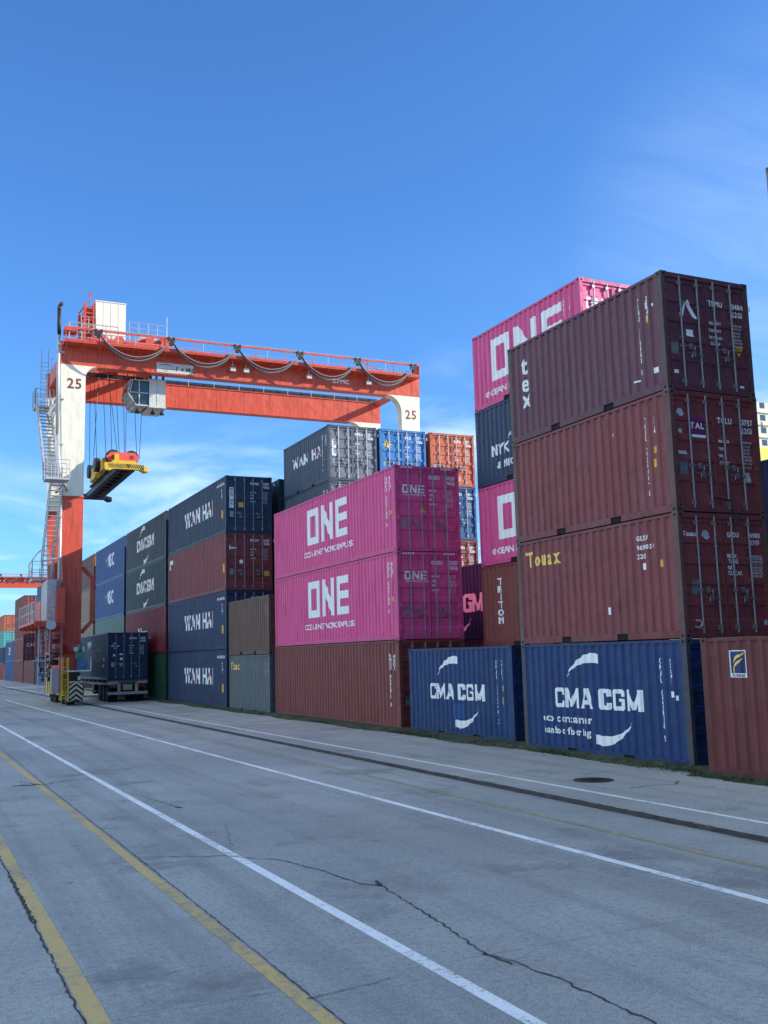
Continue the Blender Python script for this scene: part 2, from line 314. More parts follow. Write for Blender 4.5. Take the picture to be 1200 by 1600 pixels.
class Sheet:
    """flat lettering in (u, v) later wrapped on a profile"""
    def __init__(s): s.bm = B()
    def poly(s, pts, mi=0):
        vs = [s.bm.verts.new((x, y, 0)) for x, y in pts]
        f = s.bm.faces.new(vs); f.material_index = mi
    def text(s, t, u, v, h, bold=True, gap=0.13, sx=1.0, align='l', mi=0, block=False):
        tot = 0; gl = []
        for ch in t:
            if block:
                wd, polys = BLOCK[ch]; gl.append((polys, None, wd))
            elif ch == ' ': gl.append(([], [], 0.42)); wd = 0.42
            else: gl.append(glyph(ch, bold)); wd = gl[-1][2]
            tot += wd + gap
        tot -= gap
        x = u - (tot * h * sx / 2 if align == 'c' else (tot * h * sx if align == 'r' else 0))
        for a, b, wd in gl:
            if block:
                for p in a: s.poly([(x + q[0] * h * sx, v + q[1] * h) for q in p], mi)
            else:
                vs = [s.bm.verts.new((x + q[0] * h * sx, v + q[1] * h, 0)) for q in a]
                for f in b:
                    try: s.bm.faces.new([vs[i] for i in f]).material_index = mi
                    except ValueError: pass
            x += (wd + gap) * h * sx
        return tot * h * sx
    def vert(s, t, u, vtop, h, pitch=1.25, bold=True, sx=1.0, mi=0):
        v = vtop - h
        for ch in t:
            if ch != ' ': s.text(ch, u, v, h, bold, align='c', sx=sx, mi=mi)
            v -= h * pitch
    def ribbon(s, pts, mi=0):
        for (x0, y0, w0), (x1, y1, w1) in zip(pts[:-1], pts[1:]):
            s.poly([(x0, y0 - w0 / 2), (x1, y1 - w1 / 2), (x1, y1 + w1 / 2), (x0, y0 + w0 / 2)], mi)
    def build(s, name, mats, parent, kind, spec, off=0.005):
        """kind 'side': u = spec.yc - y on the left wall; 'door': x = u + xc"""
        bm = s.bm
        if kind == 'side':
            L, H, yc = spec; br = side_breaks(L)
            us = [v.co.x for v in bm.verts]
            if not us: return
            lo, hi = min(us), max(us)
            for y in br:
                u = yc - y
                if lo < u < hi: bmesh.ops.bisect_plane(bm, geom=bm.verts[:] + bm.edges[:] + bm.faces[:], plane_co=(u, 0, 0), plane_no=(1, 0, 0))
            for v in bm.verts:
                y = yc - v.co.x; z = v.co.y; v.co = Vector((side_f(L, y) - off, y, z))
        elif kind == 'door':
            L, H, xc = spec; br = door_breaks(H); vs = [v.co.y for v in bm.verts]
            if not vs: return
            lo, hi = min(vs), max(vs)
            for z in br:
                if lo < z < hi: bmesh.ops.bisect_plane(bm, geom=bm.verts[:] + bm.edges[:] + bm.faces[:], plane_co=(0, z, 0), plane_no=(0, 1, 0))
            for v in bm.verts:
                x = xc + v.co.x; z = v.co.y; v.co = Vector((x, door_f(H, z) - off, z))
        return obj(name, bm, mats, parent)

# ------------------------------------------------------------------ containers
W = 2.438; H8 = 2.591; H9 = 2.896; L20 = 6.058; L40 = 12.192
def side_prm(L):
    n = int(round((L - 0.34) / 0.278)); return n, (L - 0.34) / n
def side_breaks(L):
    n, p = side_prm(L); return [0.17 + i * p + f * p for i in range(n) for f in (0, .30, .48, .82)] + [L - 0.17]
def side_f(L, y):
    n, p = side_prm(L); t = (y - 0.17) / p
    if t < 0 or t > n: return 0.010
    t -= math.floor(t); a, b = 0.010, 0.050
    if t < .30: return a
    if t < .48: return a + (b - a) * (t - .30) / .18
    if t < .82: return b
    return b + (a - b) * (t - .82) / .18
def door_prm(H): return 0.24, (H - 0.24 - 0.20) / 5
def door_breaks(H):
    z, p = door_prm(H); return [z + i * p + f * p for i in range(5) for f in (0, .28, .36, .92)] + [z + 5 * p]
def door_f(H, z):
    z0, p = door_prm(H); t = (z - z0) / p
    if t < 0 or t > 5: return 0.045
    t -= math.floor(t); a, b = 0.045, 0.075
    if t < .28: return a
    if t < .36: return a + (b - a) * (t - .28) / .08
    if t < .92: return b
    return b + (a - b) * (t - .92) / .08
_cm = {}
def cmesh(L, H):
    k = (L, H)
    if k in _cm: return _cm[k]
    d = {}
    # frame
    bm = B()
    for x0, x1 in ((0.004, 0.10), (W - 0.10, W - 0.004)):
        for y0, y1 in ((0.004, 0.165), (L - 0.165, L - 0.004)):
            box(bm, x0, x1, y0, y1, 0.118, H - 0.118, 2)
    for xs in (0, 1):
        x0, x1 = (0.006, 0.07) if not xs else (W - 0.07, W - 0.006)
        box(bm, x0, x1, 0.178, L - 0.178, H - 0.075, H - 0.012)                    # top rail
        segs = [(0.178, L - 0.178)]
        if L < 7: segs = [(0.178, L / 2 - 1.22), (L / 2 - 0.86, L / 2 + 0.86), (L / 2 + 1.22, L - 0.178)]
        for a, b in segs: box(bm, x0, x1, a, b, 0.018, 0.165)
        if L < 7:
            for c in (-1.04, 1.04):
                xa, xb = (x0 + 0.03, x0 + 0.05) if not xs else (x1 - 0.05, x1 - 0.03)
                box(bm, xa, xb, L / 2 + c - 0.18, L / 2 + c + 0.18, 0.018, 0.150, 1)
                box(bm, x0, x1, L / 2 + c - 0.18, L / 2 + c + 0.18, 0.150, 0.165)
    for y0, y1 in ((0.006, 0.10), (L - 0.10, L - 0.006)):
        box(bm, 0.162, W - 0.162, y0, y1, 0.018, 0.150); box(bm, 0.162, W - 0.162, y0, y1, H - 0.115, H - 0.010)
    # hatched anti-slip edge holes over the door header
    d['frame'] = mesh('frame', bm, 3)
    # castings
    bm = B(); box(bm, 0, 0.162, 0, 0.178, 0, 0.118)
    for face in range(4):
        vs = []
        for i in range(10):
            t = 2 * math.pi * i / 10; a = 0.040 * math.cos(t); b = 0.026 * math.sin(t)
            if face == 0: vs.append((-0.002, 0.089 + a, 0.059 + b * 1.1))
            elif face == 1: vs.append((0.081 + a, -0.002, 0.059 + b * 1.1))
            elif face == 2: vs.append((0.164, 0.089 + a, 0.059 + b * 1.1))
            else: vs.append((0.081 + a, 0.180, 0.059 + b * 1.1))
        f = bm.faces.new([bm.verts.new(p) for p in vs]); f.material_index = 1
    d['cast'] = mesh('corner_casting', bm, 2)
    # side wall
    bm = B(); br = [0.165] + side_breaks(L) + [L - 0.165]
    pv = None
    for y in br:
        x = side_f(L, y + 1e-6 if y < L / 2 else y - 1e-6)
        a = bm.verts.new((x, y, 0.160)); b = bm.verts.new((x, y, H - 0.070))
        if pv: bm.faces.new((pv[0], a, b, pv[1]))
        pv = (a, b)
    d['side'] = mesh('side_wall', bm)
    # roof
    bm = B(); n = 24 if L > 7 else 12; pv = None
    for i in range(n * 4 + 1):
        y = 0.1 + (L - 0.2) * i / (n * 4); z = H - 0.020 - (0.02 if (i % 4) in (2, 3) else 0)
        a = bm.verts.new((0.065, y, z)); b = bm.verts.new((W - 0.065, y, z))
        if pv: bm.faces.new((pv[0], a, b, pv[1]))
        pv = (a, b)
    d['roof'] = mesh('roof', bm)
    # front (blind) wall
    bm = B(); n = 8; pv = None
    for i in range(n * 4 + 1):
        x = 0.1 + (W - 0.2) * i / (n * 4); y = L - 0.02 - (0.04 if (i % 4) in (2, 3) else 0)
        a = bm.verts.new((x, y, 0.14)); b = bm.verts.new((x, y, H - 0.11))
        if pv: bm.faces.new((pv[0], a, b, pv[1]))
        pv = (a, b)
    d['end'] = mesh('end_wall', bm)
    # door leaf (origin at container corner); left and right leaf
    for nm, (x0, x1) in (('door0', (0.105, 1.208)), ('door1', (1.230, 2.333))):
        bm = B(); zs = [0.155] + door_breaks(H) + [H - 0.118]; zs = sorted(set(round(z, 5) for z in zs)); pv = None
        for z in zs:
            y = door_f(H, z); a = bm.verts.new((x0 + 0.03, y, z)); b = bm.verts.new((x1 - 0.03, y, z))
            if pv: bm.faces.new((pv[0], a, b, pv[1]))
            pv = (a, b)
        for a, b in ((x0, x0 + 0.035), (x1 - 0.035, x1)): box(bm, a, b, 0.035, 0.085, 0.155, H - 0.118)
        hx = (x0, x0 - 0.0) if nm == 'door0' else (x1, x1)
        for k in range(4):   # hinges
            z = 0.35 + k * (H - 0.75) / 3; xx = 0.055 if nm == 'door0' else W - 0.135
            box(bm, xx, xx + 0.08, -0.004, 0.034, z, z + 0.13)
        d[nm] = mesh('door', bm)
    bm = B(); box(bm, 1.209, 1.229, 0.040, 0.075, 0.155, H - 0.118); box(bm, 0.1, 0.104, 0.03, 0.075, .155, H - .118); box(bm, 2.334, 2.338, 0.03, 0.075, .155, H - .118)
    d['gasket'] = mesh('door_gasket', bm)
    # lock rod
    bm = B(); tube(bm, (0, 0.012, 0.10), (0, 0.012, H - 0.075), 0.019, 8)
    for z in (0.17, H - 0.26):
        box(bm, -0.055, 0.035, -0.004, 0.046, z, z + 0.085)
    for z in (0.62, 1.16, H * 0.5 + 0.32, H - 0.72): box(bm, -0.035, 0.035, 0.0, 0.046, z, z + 0.035)
    box(bm, -0.03, 0.03, 0.004, 0.03, 0.108, 0.135); box(bm, -0.03, 0.03, 0.004, 0.03, H - 0.105, H - 0.08)
    d['rod'] = mesh('lock_rod', bm)
    bm = B(); bar(bm, (0, 0.0, 0.98), (0.42, -0.006, 1.0), 0.028, 0.012); box(bm, 0.17, 0.25, -0.004, 0.044, 0.93, 1.05); box(bm, -0.04, 0.04, -0.01, 0.044, 0.95, 1.02)
    tube(bm, (0.30, -0.01, 0.90), (0.30, -0.01, 1.0), 0.012, 6)
    d['handle'] = mesh('lock_handle', bm)
    _cm[k] = d; return d
RODX = (0.50, 0.98, 1.44, 1.92)
_jit = random.Random(5)
def container(x, y, z, L, H, col, label, group=None, rust=0.25, lite=False, rods=True, jit=True, name='shipping_container', fade=0.35, endcol=None, fcol=None):
    d = cmesh(L, H); m = paint(col, rust, fade); mf = paint(tuple(c * 0.85 for c in col), min(1, rust + 0.35), fade); mp_ = paint(fcol, 1.0, fade) if fcol else mf
    if jit: x += _jit.uniform(-.012, .012)
    root = empty(name, (x, y, z), label, 'shipping container', group)
    inst('frame', d['frame'], (mf, m_dark, mp_), root)
    if not lite:
        for i, (cx, cy, sx, sy) in enumerate(((0, 0, 1, 1), (W, 0, -1, 1), (0, L, 1, -1), (W, L, -1, -1))):
            for cz in (0, H - 0.118):
                o = inst('corner_casting', d['cast'], (mp_, m_dark), root, (cx, cy, cz)); o.scale = (sx, sy, 1)
    o = inst('side_wall', d['side'], (m,), root)
    o = inst('side_wall', d['side'], (m,), root, (W, 0, 0)); o.scale = (-1, 1, 1)
    inst('roof', d['roof'], (mf,), root); inst('end_wall', d['end'], (m,), root)
    dm = m if endcol is None else paint(endcol, rust, fade)
    dr = [inst('door', d['door0'], (dm,), root), inst('door', d['door1'], (dm,), root)]
    if not lite:
        inst('door_gasket', d['gasket'], (m_rubber,), root)
        for i, rx in enumerate(RODX):
            ro = inst('lock_rod', d['rod'], (m_rod,), dr[i // 2], (rx, 0, 0))
            h = inst('lock_handle', d['handle'], (m_rod,), dr[i // 2], (rx, 0, (0 if i in (0, 2) else -0.17)))
            if i in (1, 3): h.scale = (-0.9, 1, 1)
    return root
def side_letters(root, L, H, yc, fn, mats=(m_white,), name='lettering'):
    s = Sheet(); fn(s); return s.build(name, list(mats), root, 'side', (L, H, yc))
def door_letters(root, L, H, fn, mats=(m_white,), name='lettering', off=0.005):
    s = Sheet(); fn(s); return s.build(name, list(mats), root, 'door', (L, H, 0.0), off)
def col_text(s, t, u, top, h): s.vert(t, u, top, h, 1.22)
WT = ('MAX GR.', 'TARE', 'NET', 'CU.CAP.')
def std_door(root, L, H, code, num, typ, wt=WT, top=None, hh=0.125):
    t = (H - 0.42) if top is None else top
    def fn(s):
        s.text(code, 1.30, t, hh, sx=.85, align='l'); s.text(num, 1.99, t, hh, sx=.85, align='l', gap=.1)
        s.text(typ, 1.99, t - 0.17, hh, sx=.85)
        z = t - 0.42
        vals = (('30480 KGS', '67200 LBS'), ('2230 KGS', '4920 LBS'), ('28250 KGS', '62280 LBS'), ('33.2 CU.M', '1172 CU.FT'))
        for i, a in enumerate(wt):
            s.text(a, 1.50 if False else 1.30, z, 0.062, sx=.8); s.text(vals[i][0], 1.98, z + .02, 0.045, False, sx=.8); s.text(vals[i][1], 1.98, z - 0.055, 0.045, False, sx=.8); z -= 0.155
    door_letters(root, L, H, fn, name='door_lettering')
    def fp(s): s.poly(R(0.22, 0.80, 0.42, 1.10))
    door_letters(root, L, H, fp, (m_plate,), 'data_plate')
def side_code(root, L, H, t, typ, y1=0.80, y2=0.52, top=None, h=0.115):
    top = (H - 0.38) if top is None else top
    def fn(s):
        s.vert(t, -y1, top, h, 1.15, sx=.8); s.vert(typ, -y2, top - 0.02, h, 1.15, sx=.8)
    side_letters(root, L, H, 0.0, fn)
def logo_cma(root, L, H, yc, k=1.0, zc=1.31, w=3.36, th=0.46):
    def fn(s):
        tot = s.text('CMA', -w / 2 * k, zc - th / 2, th * k, block=True, gap=.06, sx=1.20 * (w / 3.36))
        s.text('CGM', 0.06 * k, zc - th / 2, th * k, block=True, gap=.09, sx=1.20 * (w / 3.36))
        a = [(-1.17, .48, .012), (-1.05, .60, .05), (-.90, .72, .085), (-.66, .83, .14), (-.42, .90, .19), (-.15, .925, .225), (.12, .90, .21)]
        s.ribbon([(x * k, zc + y * k, q * k) for x, y, q in a]); s.ribbon([(-x * k, zc - y * k, q * k) for x, y, q in a])
    side_letters(root, L, H, yc, fn, name='logo')
def logo_one(root, L, H, yc, k=1.0, zc=1.72, sub=True):
    def fn(s):
        h = 1.42 * k
        s.text('ONE', 0, zc - h / 2, h, block=True, gap=.19, sx=1.04, align='c')
        if sub: s.text('OCEAN NETWORK EXPRESS', 0, zc - h / 2 - 0.46 * k, 0.20 * k, align='c', sx=1.17, gap=.14)
    side_letters(root, L, H, yc, fn, name='logo')
def logo_wh(root, L, H, yc, zc=1.45, h=0.72):
    def fn(s):
        x = -2.25
        for ch, mi in (('W', 0), ('A', 1), ('N', 0), (' ', 0), ('H', 0), ('A', 1), ('I', 0)):
            if ch == ' ': x += 0.45; continue
            if mi:
                w_ = s.text(ch, x, zc - h / 2, h, True, sx=1.05, mi=0)
            else: w_ = s.text(ch, x, zc - h / 2, h, True, sx=1.05, mi=0)
            x += w_ + 0.10
    side_letters(root, L, H, yc, fn, name='logo')
    def fr(s):
        x = -2.25
        for ch in 'WAN HAI':
            if ch == ' ': x += 0.45; continue
            gw = glyph(ch, True)[2] * h * 1.05
            if ch == 'A': s.text(ch, x + gw * 0.22, zc - h / 2 + 0.10, h * 0.62, False, sx=.92)
            x += gw + 0.10
    o = Sheet(); fr(o); o.build('logo', [m_redl], root, 'side', (L, H, yc), 0.010)
def stickers(root, L, H, pts, mat, a=0.10):
    def fn(s):
        for y, z, w_, h_ in pts: s.poly(R(-y - w_ / 2, z - h_ / 2, -y + w_ / 2, z + h_ / 2))
    side_letters(root, L, H, 0.0, fn, (mat,), 'sticker')

# ---- nearest stack, four 20 foot boxes
c = container(0, 0, 0, L20, H8, CMABLUE, 'blue container with white crescent logo and two small text lines, bottom of the nearest stack', rust=0.55, fcol=(.055, .062, .075))
logo_cma(c, L20, H8, 3.03)
side_letters(c, L20, H8, 0, lambda s: (s.text('eco container', -5.25, 0.74, 0.175, sx=1.12, gap=.18), s.text('bamboo flooring', -5.21, 0.46, 0.16, True, sx=1.0, gap=.16)))
side_code(c, L20, H8, 'CMAU 057818 9', '22G1', .85, .53); stickers(c, L20, H8, [(.52, 1.47, .13, .12), (.40, 1.40, .05, .10)], m_white)
c = container(0.0, 0, H8, L20, H8, MAROON, 'maroon container with yellow lettering, second from the ground in the nearest stack', rust=0.7, fcol=(.13, .065, .055))
side_letters(c, L20, H8, 0, lambda s: s.text('Touax', -5.66, 1.93, 0.37, .024, sx=.98, gap=.08), (m_yellow,), 'logo')
side_letters(c, L20, H8, 0, lambda s: (s.text('GLDU', -1.33, 2.12, .10, sx=.9), s.text('969803 8', -1.33, 1.92, .10, sx=.9), s.text('22G1', -1.33, 1.73, .10, sx=.9)))
stickers(c, L20, H8, [(2.41, .67, .13, .16), (1.15, 1.56, .12, .14)], m_white); stickers(c, L20, H8, [(.60, 1.58, .12, .15)], m_sticker)
def fn(s):
    s.text('Touax', .16, 2.10, .10, sx=.95, gap=.05); s.text('GLDU', 1.36, 2.10, .10, sx=.85); s.text('969803 8', 1.97, 2.10, .10, sx=.72, gap=.08); s.text('22G1', 1.97, 1.94, .10, sx=.85)
    for i, t in enumerate(WT): s.text(('MGW.', 'TARE', 'NET', 'CU.CAP.')[i], 1.33, 1.66 - i * .12, .085, sx=.8); s.text('30480 KGS', 1.99, 1.68 - i * .12, .045, False); s.text('67200 LBS', 1.99, 1.62 - i * .12, .045, False)
door_letters(c, L20, H8, fn, name='door_lettering')
def disc(s, x, z, r, mi=0): s.poly([(x + r * math.cos(i * math.pi / 8), z + r * math.sin(i * math.pi / 8)) for i in range(16)], mi)
door_letters(c, L20, H8, lambda s: (disc(s, .77, 2.13, .10), disc(s, 2.25, .30, .06)), (m_sticker2 := plain('pale_decal', (.42, .5, .48), .5),), 'decal')
door_letters(c, L20, H8, lambda s: s.poly(R(.30, .90, .50, 1.18)), (m_plate,), 'data_plate')
c = container(0.0, 0.0, 2 * H8, L20, H8, MAROON, 'maroon container with purple panel on its door, third from the ground in the nearest stack', rust=0.75, fcol=(.13, .062, .055))
side_code(c, L20, H8, 'TCLU 375722 8', '22G1', .84, .55, 2.15); stickers(c, L20, H8, [(.56, 1.40, .12, .14), (.59, 1.12, .12, .18), (1.95, 2.0, .06, .08)], m_sticker)
std_door(c, L20, H8, 'TCLU', '375722 8', '22G1', top=1.95)
door_letters(c, L20, H8, lambda s: s.poly(R(.56, 1.68, .95, 2.04)), (plain('door_panel_purple', (.20, .02, .12), .5),), 'sign_panel')
s_ = Sheet(); s_.text('TAL', .755, 1.80, .13, align='c'); s_.poly(R(.57, 1.60, .95, 1.66)); s_.build('door_lettering', [m_white], c, 'door', (L20, H8, 0), .010)
door_letters(c, L20, H8, lambda s: (disc(s, .31, 2.12, .09), s.poly(R(.20, 1.22, .42, 1.30)), disc(s, .29, 1.72, .05)), (m_sticker2,), 'decal')
door_letters(c, L20, H8, lambda s: s.poly(R(1.98, .70, 2.14, .92)), (plain('inspection_label', (.5, .5, .48), .6),), 'decal')
c = container(0.0, 0.02, 3 * H8, L20, H8, MAROON2, 'dark maroon container with three white letters running downwards, topmost of the nearest stack', rust=0.75, fcol=(.10, .058, .055))
def fn(s):
    s.text('t', -5.33, 1.74, .46, align='c', sx=.9); s.text('e', -5.31, 1.28, .44, align='c', sx=.9); s.text('x', -5.28, .86, .44, align='c', sx=.9)
side_letters(c, L20, H8, 0, fn, name='logo')
side_code(c, L20, H8, 'TEMU 114840 3', '22G1', .80, .51, 2.20); stickers(c, L20, H8, [(.55, 2.0, .10, .16), (.37, 1.95, .05, .06), (.36, .50, .13, .12), (.98, .40, .18, .04)], m_white); stickers(c, L20, H8, [(.54, 1.68, .12, .16)], m_sticker)
std_door(c, L20, H8, 'TEMU', '114840 3', '22G1', ('MAX.WT', 'TARE WT', 'PAYLOAD', 'CU.CAP'), top=1.98)
def fn(s):
    s.poly([(.56, 1.66), (.60, 1.66), (.72, 2.05), (.66, 2.0)]); s.poly([(.66, 2.0), (.72, 2.05), (1.02, 1.62), (.88, 1.63)]); s.ribbon([(.50, 1.70, .03), (.58, 1.78, .06), (.63, 1.90, .07), (.60, 2.0, .03)]); s.poly(R(.66, 1.22, .85, 1.38))
    s.poly(R(.26, .38, .38, .46)); s.poly(R(2.05, .20, 2.17, .25))
door_letters(c, L20, H8, fn, name='logo')
door_letters(c, L20, H8, lambda s: (s.poly(R(2.02, 1.05, 2.22, 1.13)), s.poly([(2.06, 1.0), (2.18, 1.0), (2.12, .90)])), (m_sticker,), 'sticker')
# chains / lashing hooks left on the corners
def hook(x, y, z, lab):
    bm = B(); pts = [(0.10 * math.cos(a), 0, 0.075 * math.sin(a)) for a in [i * .45 - 2.4 for i in range(11)]]
    path(bm, [Vector(p) for p in pts], .018, 6)
    return tag(obj('lashing_hook', bm, [m_galv], None, (x, y, z)), lab, 'hook')
hook(0.33, -0.03, H8 + .29, 'steel lashing hook hanging on the door just above the red container')
bm = B(); path(bm, [Vector(p) for p in ((1.45, -.06, 5.62), (1.44, -.08, 5.30), (1.52, -.09, 5.12), (1.50, -.07, 4.96))], .022, 6); tube(bm, (1.02, -.05, 5.50), (1.45, -.05, 5.45), .02, 6)
tag(obj('lashing_chain', bm, [m_dkmetal]), 'dark chain with a bar dangling across the nearest maroon doors', 'chain')

# ---- red box at the right edge
c = container(-0.30, -0.72 - L40, 0, L40, H8, (0.155, 0.035, 0.032), 'red container with small blue and yellow emblem, at the right edge', rust=0.4)
yy = L40 - .92
def fn(s): s.poly(R(-.19, 1.84, .19, 2.34))
side_letters(c, L40, H8, yy, fn, (m_white,), 'emblem')
o = Sheet(); o.poly(R(-.17, 1.92, .17, 2.32)); o.build('emblem', [plain('emblem_blue', (.01, .02, .12), .4)], c, 'side', (L40, H8, yy), .009)
o = Sheet(); o.ribbon([(-.12, 2.12, .03), (-.08, 2.19, .06), (0, 2.22, .06), (.08, 2.24, .05), (.15, 2.29, .02)]); o.ribbon([(-.12, 2.03, .03), (-.08, 2.08, .06), (0, 2.11, .055), (.07, 2.14, .045), (.12, 2.19, .02)]); o.poly([(-.13, 1.93), (-.11, 1.93), (-.10, 2.03), (-.13, 2.03)])
o.build('emblem', [m_yellow], c, 'side', (L40, H8, yy), .013)
o = Sheet(); o.text('FLORENS', 0, 1.855, .05, align='c', sx=.95); o.build('emblem', [m_black], c, 'side', (L40, H8, yy), .012)
# ---- second bay
c = container(0.30, 7.0, 0, L20, H8, (0.011, 0.044, 0.145), 'scuffed blue container with bright blue repaint patch, left of the nearest stack', rust=0.5)
logo_cma(c, L20, H8, 3.06); side_code(c, L20, H8, 'CMAU 131746 2', '22G1', .85, .58); stickers(c, L20, H8, [(.53, 1.45, .10, .16), (.55, 1.12, .10, .20)], m_sticker)
stickers(c, L20, H8, [(3.0, .76, .75, .42)], paint((.012, .06, .24), .2, .3))
for k, (zz, cc, lb, rs) in enumerate(((0, MAROON, 'maroon container almost hidden behind the scuffed blue one', .3), (1, BROWNRED, 'reddish container with six pale letters running downwards, left of the yellow lettered box', .15), (2, PINK, 'pink container showing only the O of its logo, above the reddish one', .15), (3, WHBLUE, 'dark blue container with white lettering, sandwiched between two pink ones', .35), (4, PINK, 'pink container with sunlit doors behind the dark maroon one, highest on the right', .2))):
    c = container(2.80, 6.5, zz * H8, L20, H8, cc, lb, rust=rs, fade=.2 if cc == PINK else .35)
    if k == 1:
        side_letters(c, L20, H8, 4.95, lambda s: s.vert('TRITON', 0, 2.15, .205, 1.2, sx=1.5), name='logo')
    if k in (2, 4):
        logo_one(c, L20, H8, 2.95, .98, 1.48); side_code(c, L20, H8, 'ONEU 022814 7', '22G1', .84, .56)
        def fn(s): s.text('ONE', .25, 1.72, .32, block=True, gap=.19)
        door_letters(c, L20, H8, fn, name='logo'); std_door(c, L20, H8, 'ONEU', '022814 7', '22G1')
    if k == 3:
        def fn(s):
            s.text('NYK LOGISTICS', -2.05, .92 + .0, .34, sx=1.0, gap=.04); s.text('& MEGACARRIER', -1.75, .48, .22, sx=1.0)
            for i in range(3): s.ribbon([(-1.1 + i * .12, 1.35 + i * .12, .02), (-.8 + i * .12, 1.50 + i * .12, .06), (-.45 + i * .15, 1.58 + i * .13, .02)])
        side_letters(c, L20, H8, 3.05, fn, name='logo')
# ---- third bay: maroon with two pink boxes
c = container(0.30, 13.72, 0, L40, H9, BROWNRED, 'long maroon container on the ground under the two pink ones', rust=.35)
side_code(c, L40, H9, 'BMOU 459271 3', '45G1', .72, .42, 2.45); std_door(c, L40, H9, 'BMOU', '459271 3', '45G1')
for k in (1, 2):
    c = container(0.30 + .01 * k, 13.72, k * H9, L40, H9, PINK, ('lower of the two long pink containers with large white letters', 'upper of the two long pink containers, orange triangle sticker on its door')[k - 1], 'pink containers stacked on the maroon one', rust=.12, fade=.18)
    logo_one(c, L40, H9, 6.12, 1.0, 1.76); side_code(c, L40, H9, 'ONEU 503180 5', '45G1', .72, .44, 2.6)
    def fn(s): s.text('ONE', .30, H9 - .92, .27, block=True, gap=.19, sx=1.1); s.text('OCEAN NETWORK EXPRESS', .33, H9 - 1.0, .045, sx=1.0)
    door_letters(c, L40, H9, fn, name='logo'); std_door(c, L40, H9, 'ONEU', '503180 5', '45G1')
    if k == 2: door_letters(c, L40, H9, lambda s: s.poly([(.92, 1.32), (1.16, 1.32), (1.04, 1.54)]), (m_sticker,), 'sticker')
    stickers(c, L40, H9, [(.42, 1.35, .10, .14)], m_sticker)
    # hatched anti slip markings on header
    def hz(s):
        for g in (.22, 1.75):
            for i in range(5): s.poly([(g + i * .09, H9 - .10), (g + .035 + i * .09, H9 - .10), (g + .075 + i * .09, H9 - .03), (g + .04 + i * .09, H9 - .03)])
    s_ = Sheet(); hz(s_)
    for v in s_.bm.verts: v.co = Vector((v.co.x, 0.002, v.co.y))
    obj('hatched_marking', s_.bm, [m_white], c)
# row 2 and 3 behind
container(2.85, 13.45, 0, L40, H8, DKBLUE, 'dark blue container on the ground, glimpsed behind the pink stack')
container(5.50, 13.4, 0, L40, H9, SLATE, 'slate container on the ground in the third row, mostly hidden', lite=True)
c = container(5.50, 13.4, H9, L40, H9, (0.005, 0.034, 0.085), 'navy container with pale letters glimpsed in the gap right of the long pink ones')
logo_cma(c, L40, H9, 5.9, 1.15, 1.38, 5.2 / 1.15 * .72, .62)
# ---- fourth bay, rows 1-5
c = container(0.15, 26.22, 0, L20, H8, GREY, 'small grey container with yellow lettering, on the ground under the brown one', rust=.2)
side_letters(c, L20, H8, 0, lambda s: s.text('Touax', -5.8, 1.92, .34, .024, sx=.98, gap=.08), (m_yellow,), 'logo'); side_code(c, L20, H8, 'GLDU 534702 6', '22G1', .60, .35)
c = container(0.13, 26.2, H8, L20, H8, BROWN, 'brown container standing on the grey one', rust=.15); side_code(c, L20, H8, 'TRLU 284095 1', '22G1', .60, .35)
cols = (MAROON, SLATE, BROWNRED)
for k in range(5):
    H = H8
    lb = ('maroon container at ground level behind the grey one', 'slate container behind the brown one', 'rust brown container of the second row, under the two grey ones', 'dark grey container directly below the sunlit grey one', 'grey container with white lettering and sunlit doors, highest in the middle')[k]
    c = container(2.98, 25.9, k * H, L20, H, cols[k] if k < 3 else WHGREY, lb, rust=.3, lite=k < 3, endcol=(.15, .18, .21) if k >= 3 else None)  # upper two: door grey lightened to carry the sun falling on the doors
    if k >= 3:
        logo_wh(c, L20, H, 2.55, 1.55, .50)
        side_code(c, L20, H, 'WHLU 254416 8', '22G1', .75, .4); std_door(c, L20, H, 'WHLU', '254416 8', '22G1')
        door_letters(c, L20, H, lambda s: s.poly(R(.20, 1.15, .40, 1.95))); 
        s_ = Sheet(); s_.vert('WAN HAI', .30, 1.92, .09, 1.2); s_.build('logo', [m_black], c, 'door', (L20, H, 0), .010)
for k in range(5):
    lb = ('dark blue container under others in the third row', 'brown container under others in the third row', 'slate container under others in the third row', 'navy container just below the bright blue one', 'bright blue container with yellow sun emblem on its sunlit doors')[k]
    c = container(5.56, 25.9, k * H8, L20, H8, (DKBLUE, BROWN, SLATE, NAVY, SKYBLUE)[k], lb, lite=k < 4)
    if k == 4:
        std_door(c, L20, H8, 'SMLU', '770221 0', '22G1')
        def fn(s):
            disc(s, .44, 1.86, .15)
            for i in range(10):
                a = i * math.pi / 5; s.poly([(.44 + .17 * math.cos(a - .13), 1.86 + .17 * math.sin(a - .13)), (.44 + .24 * math.cos(a), 1.86 + .24 * math.sin(a)), (.44 + .17 * math.cos(a + .13), 1.86 + .17 * math.sin(a + .13))])
        door_letters(c, L20, H8, fn, (m_yellow,), 'emblem')
for k in range(5):
    lb = ('green container at the foot of the fourth row', 'slate container low in the fourth row', 'dark maroon container with doors half hidden behind the pink stack', 'deep blue container with white numbers under the orange one', 'orange container with sunlit doors beside the bright blue one')[k]
    c = container(8.22, 25.9, k * H8, L20, H8, (GREEN, SLATE, MAROON, (0.02, .09, .22), ORANGE)[k], lb, lite=k < 2, fade=.08, rust=.1)
    if k >= 2: std_door(c, L20, H8, ('TGHU', 'SEGU', 'HLXU')[k - 2], ('218840 4', '194418 6', '371250 2')[k - 2], '22G1')
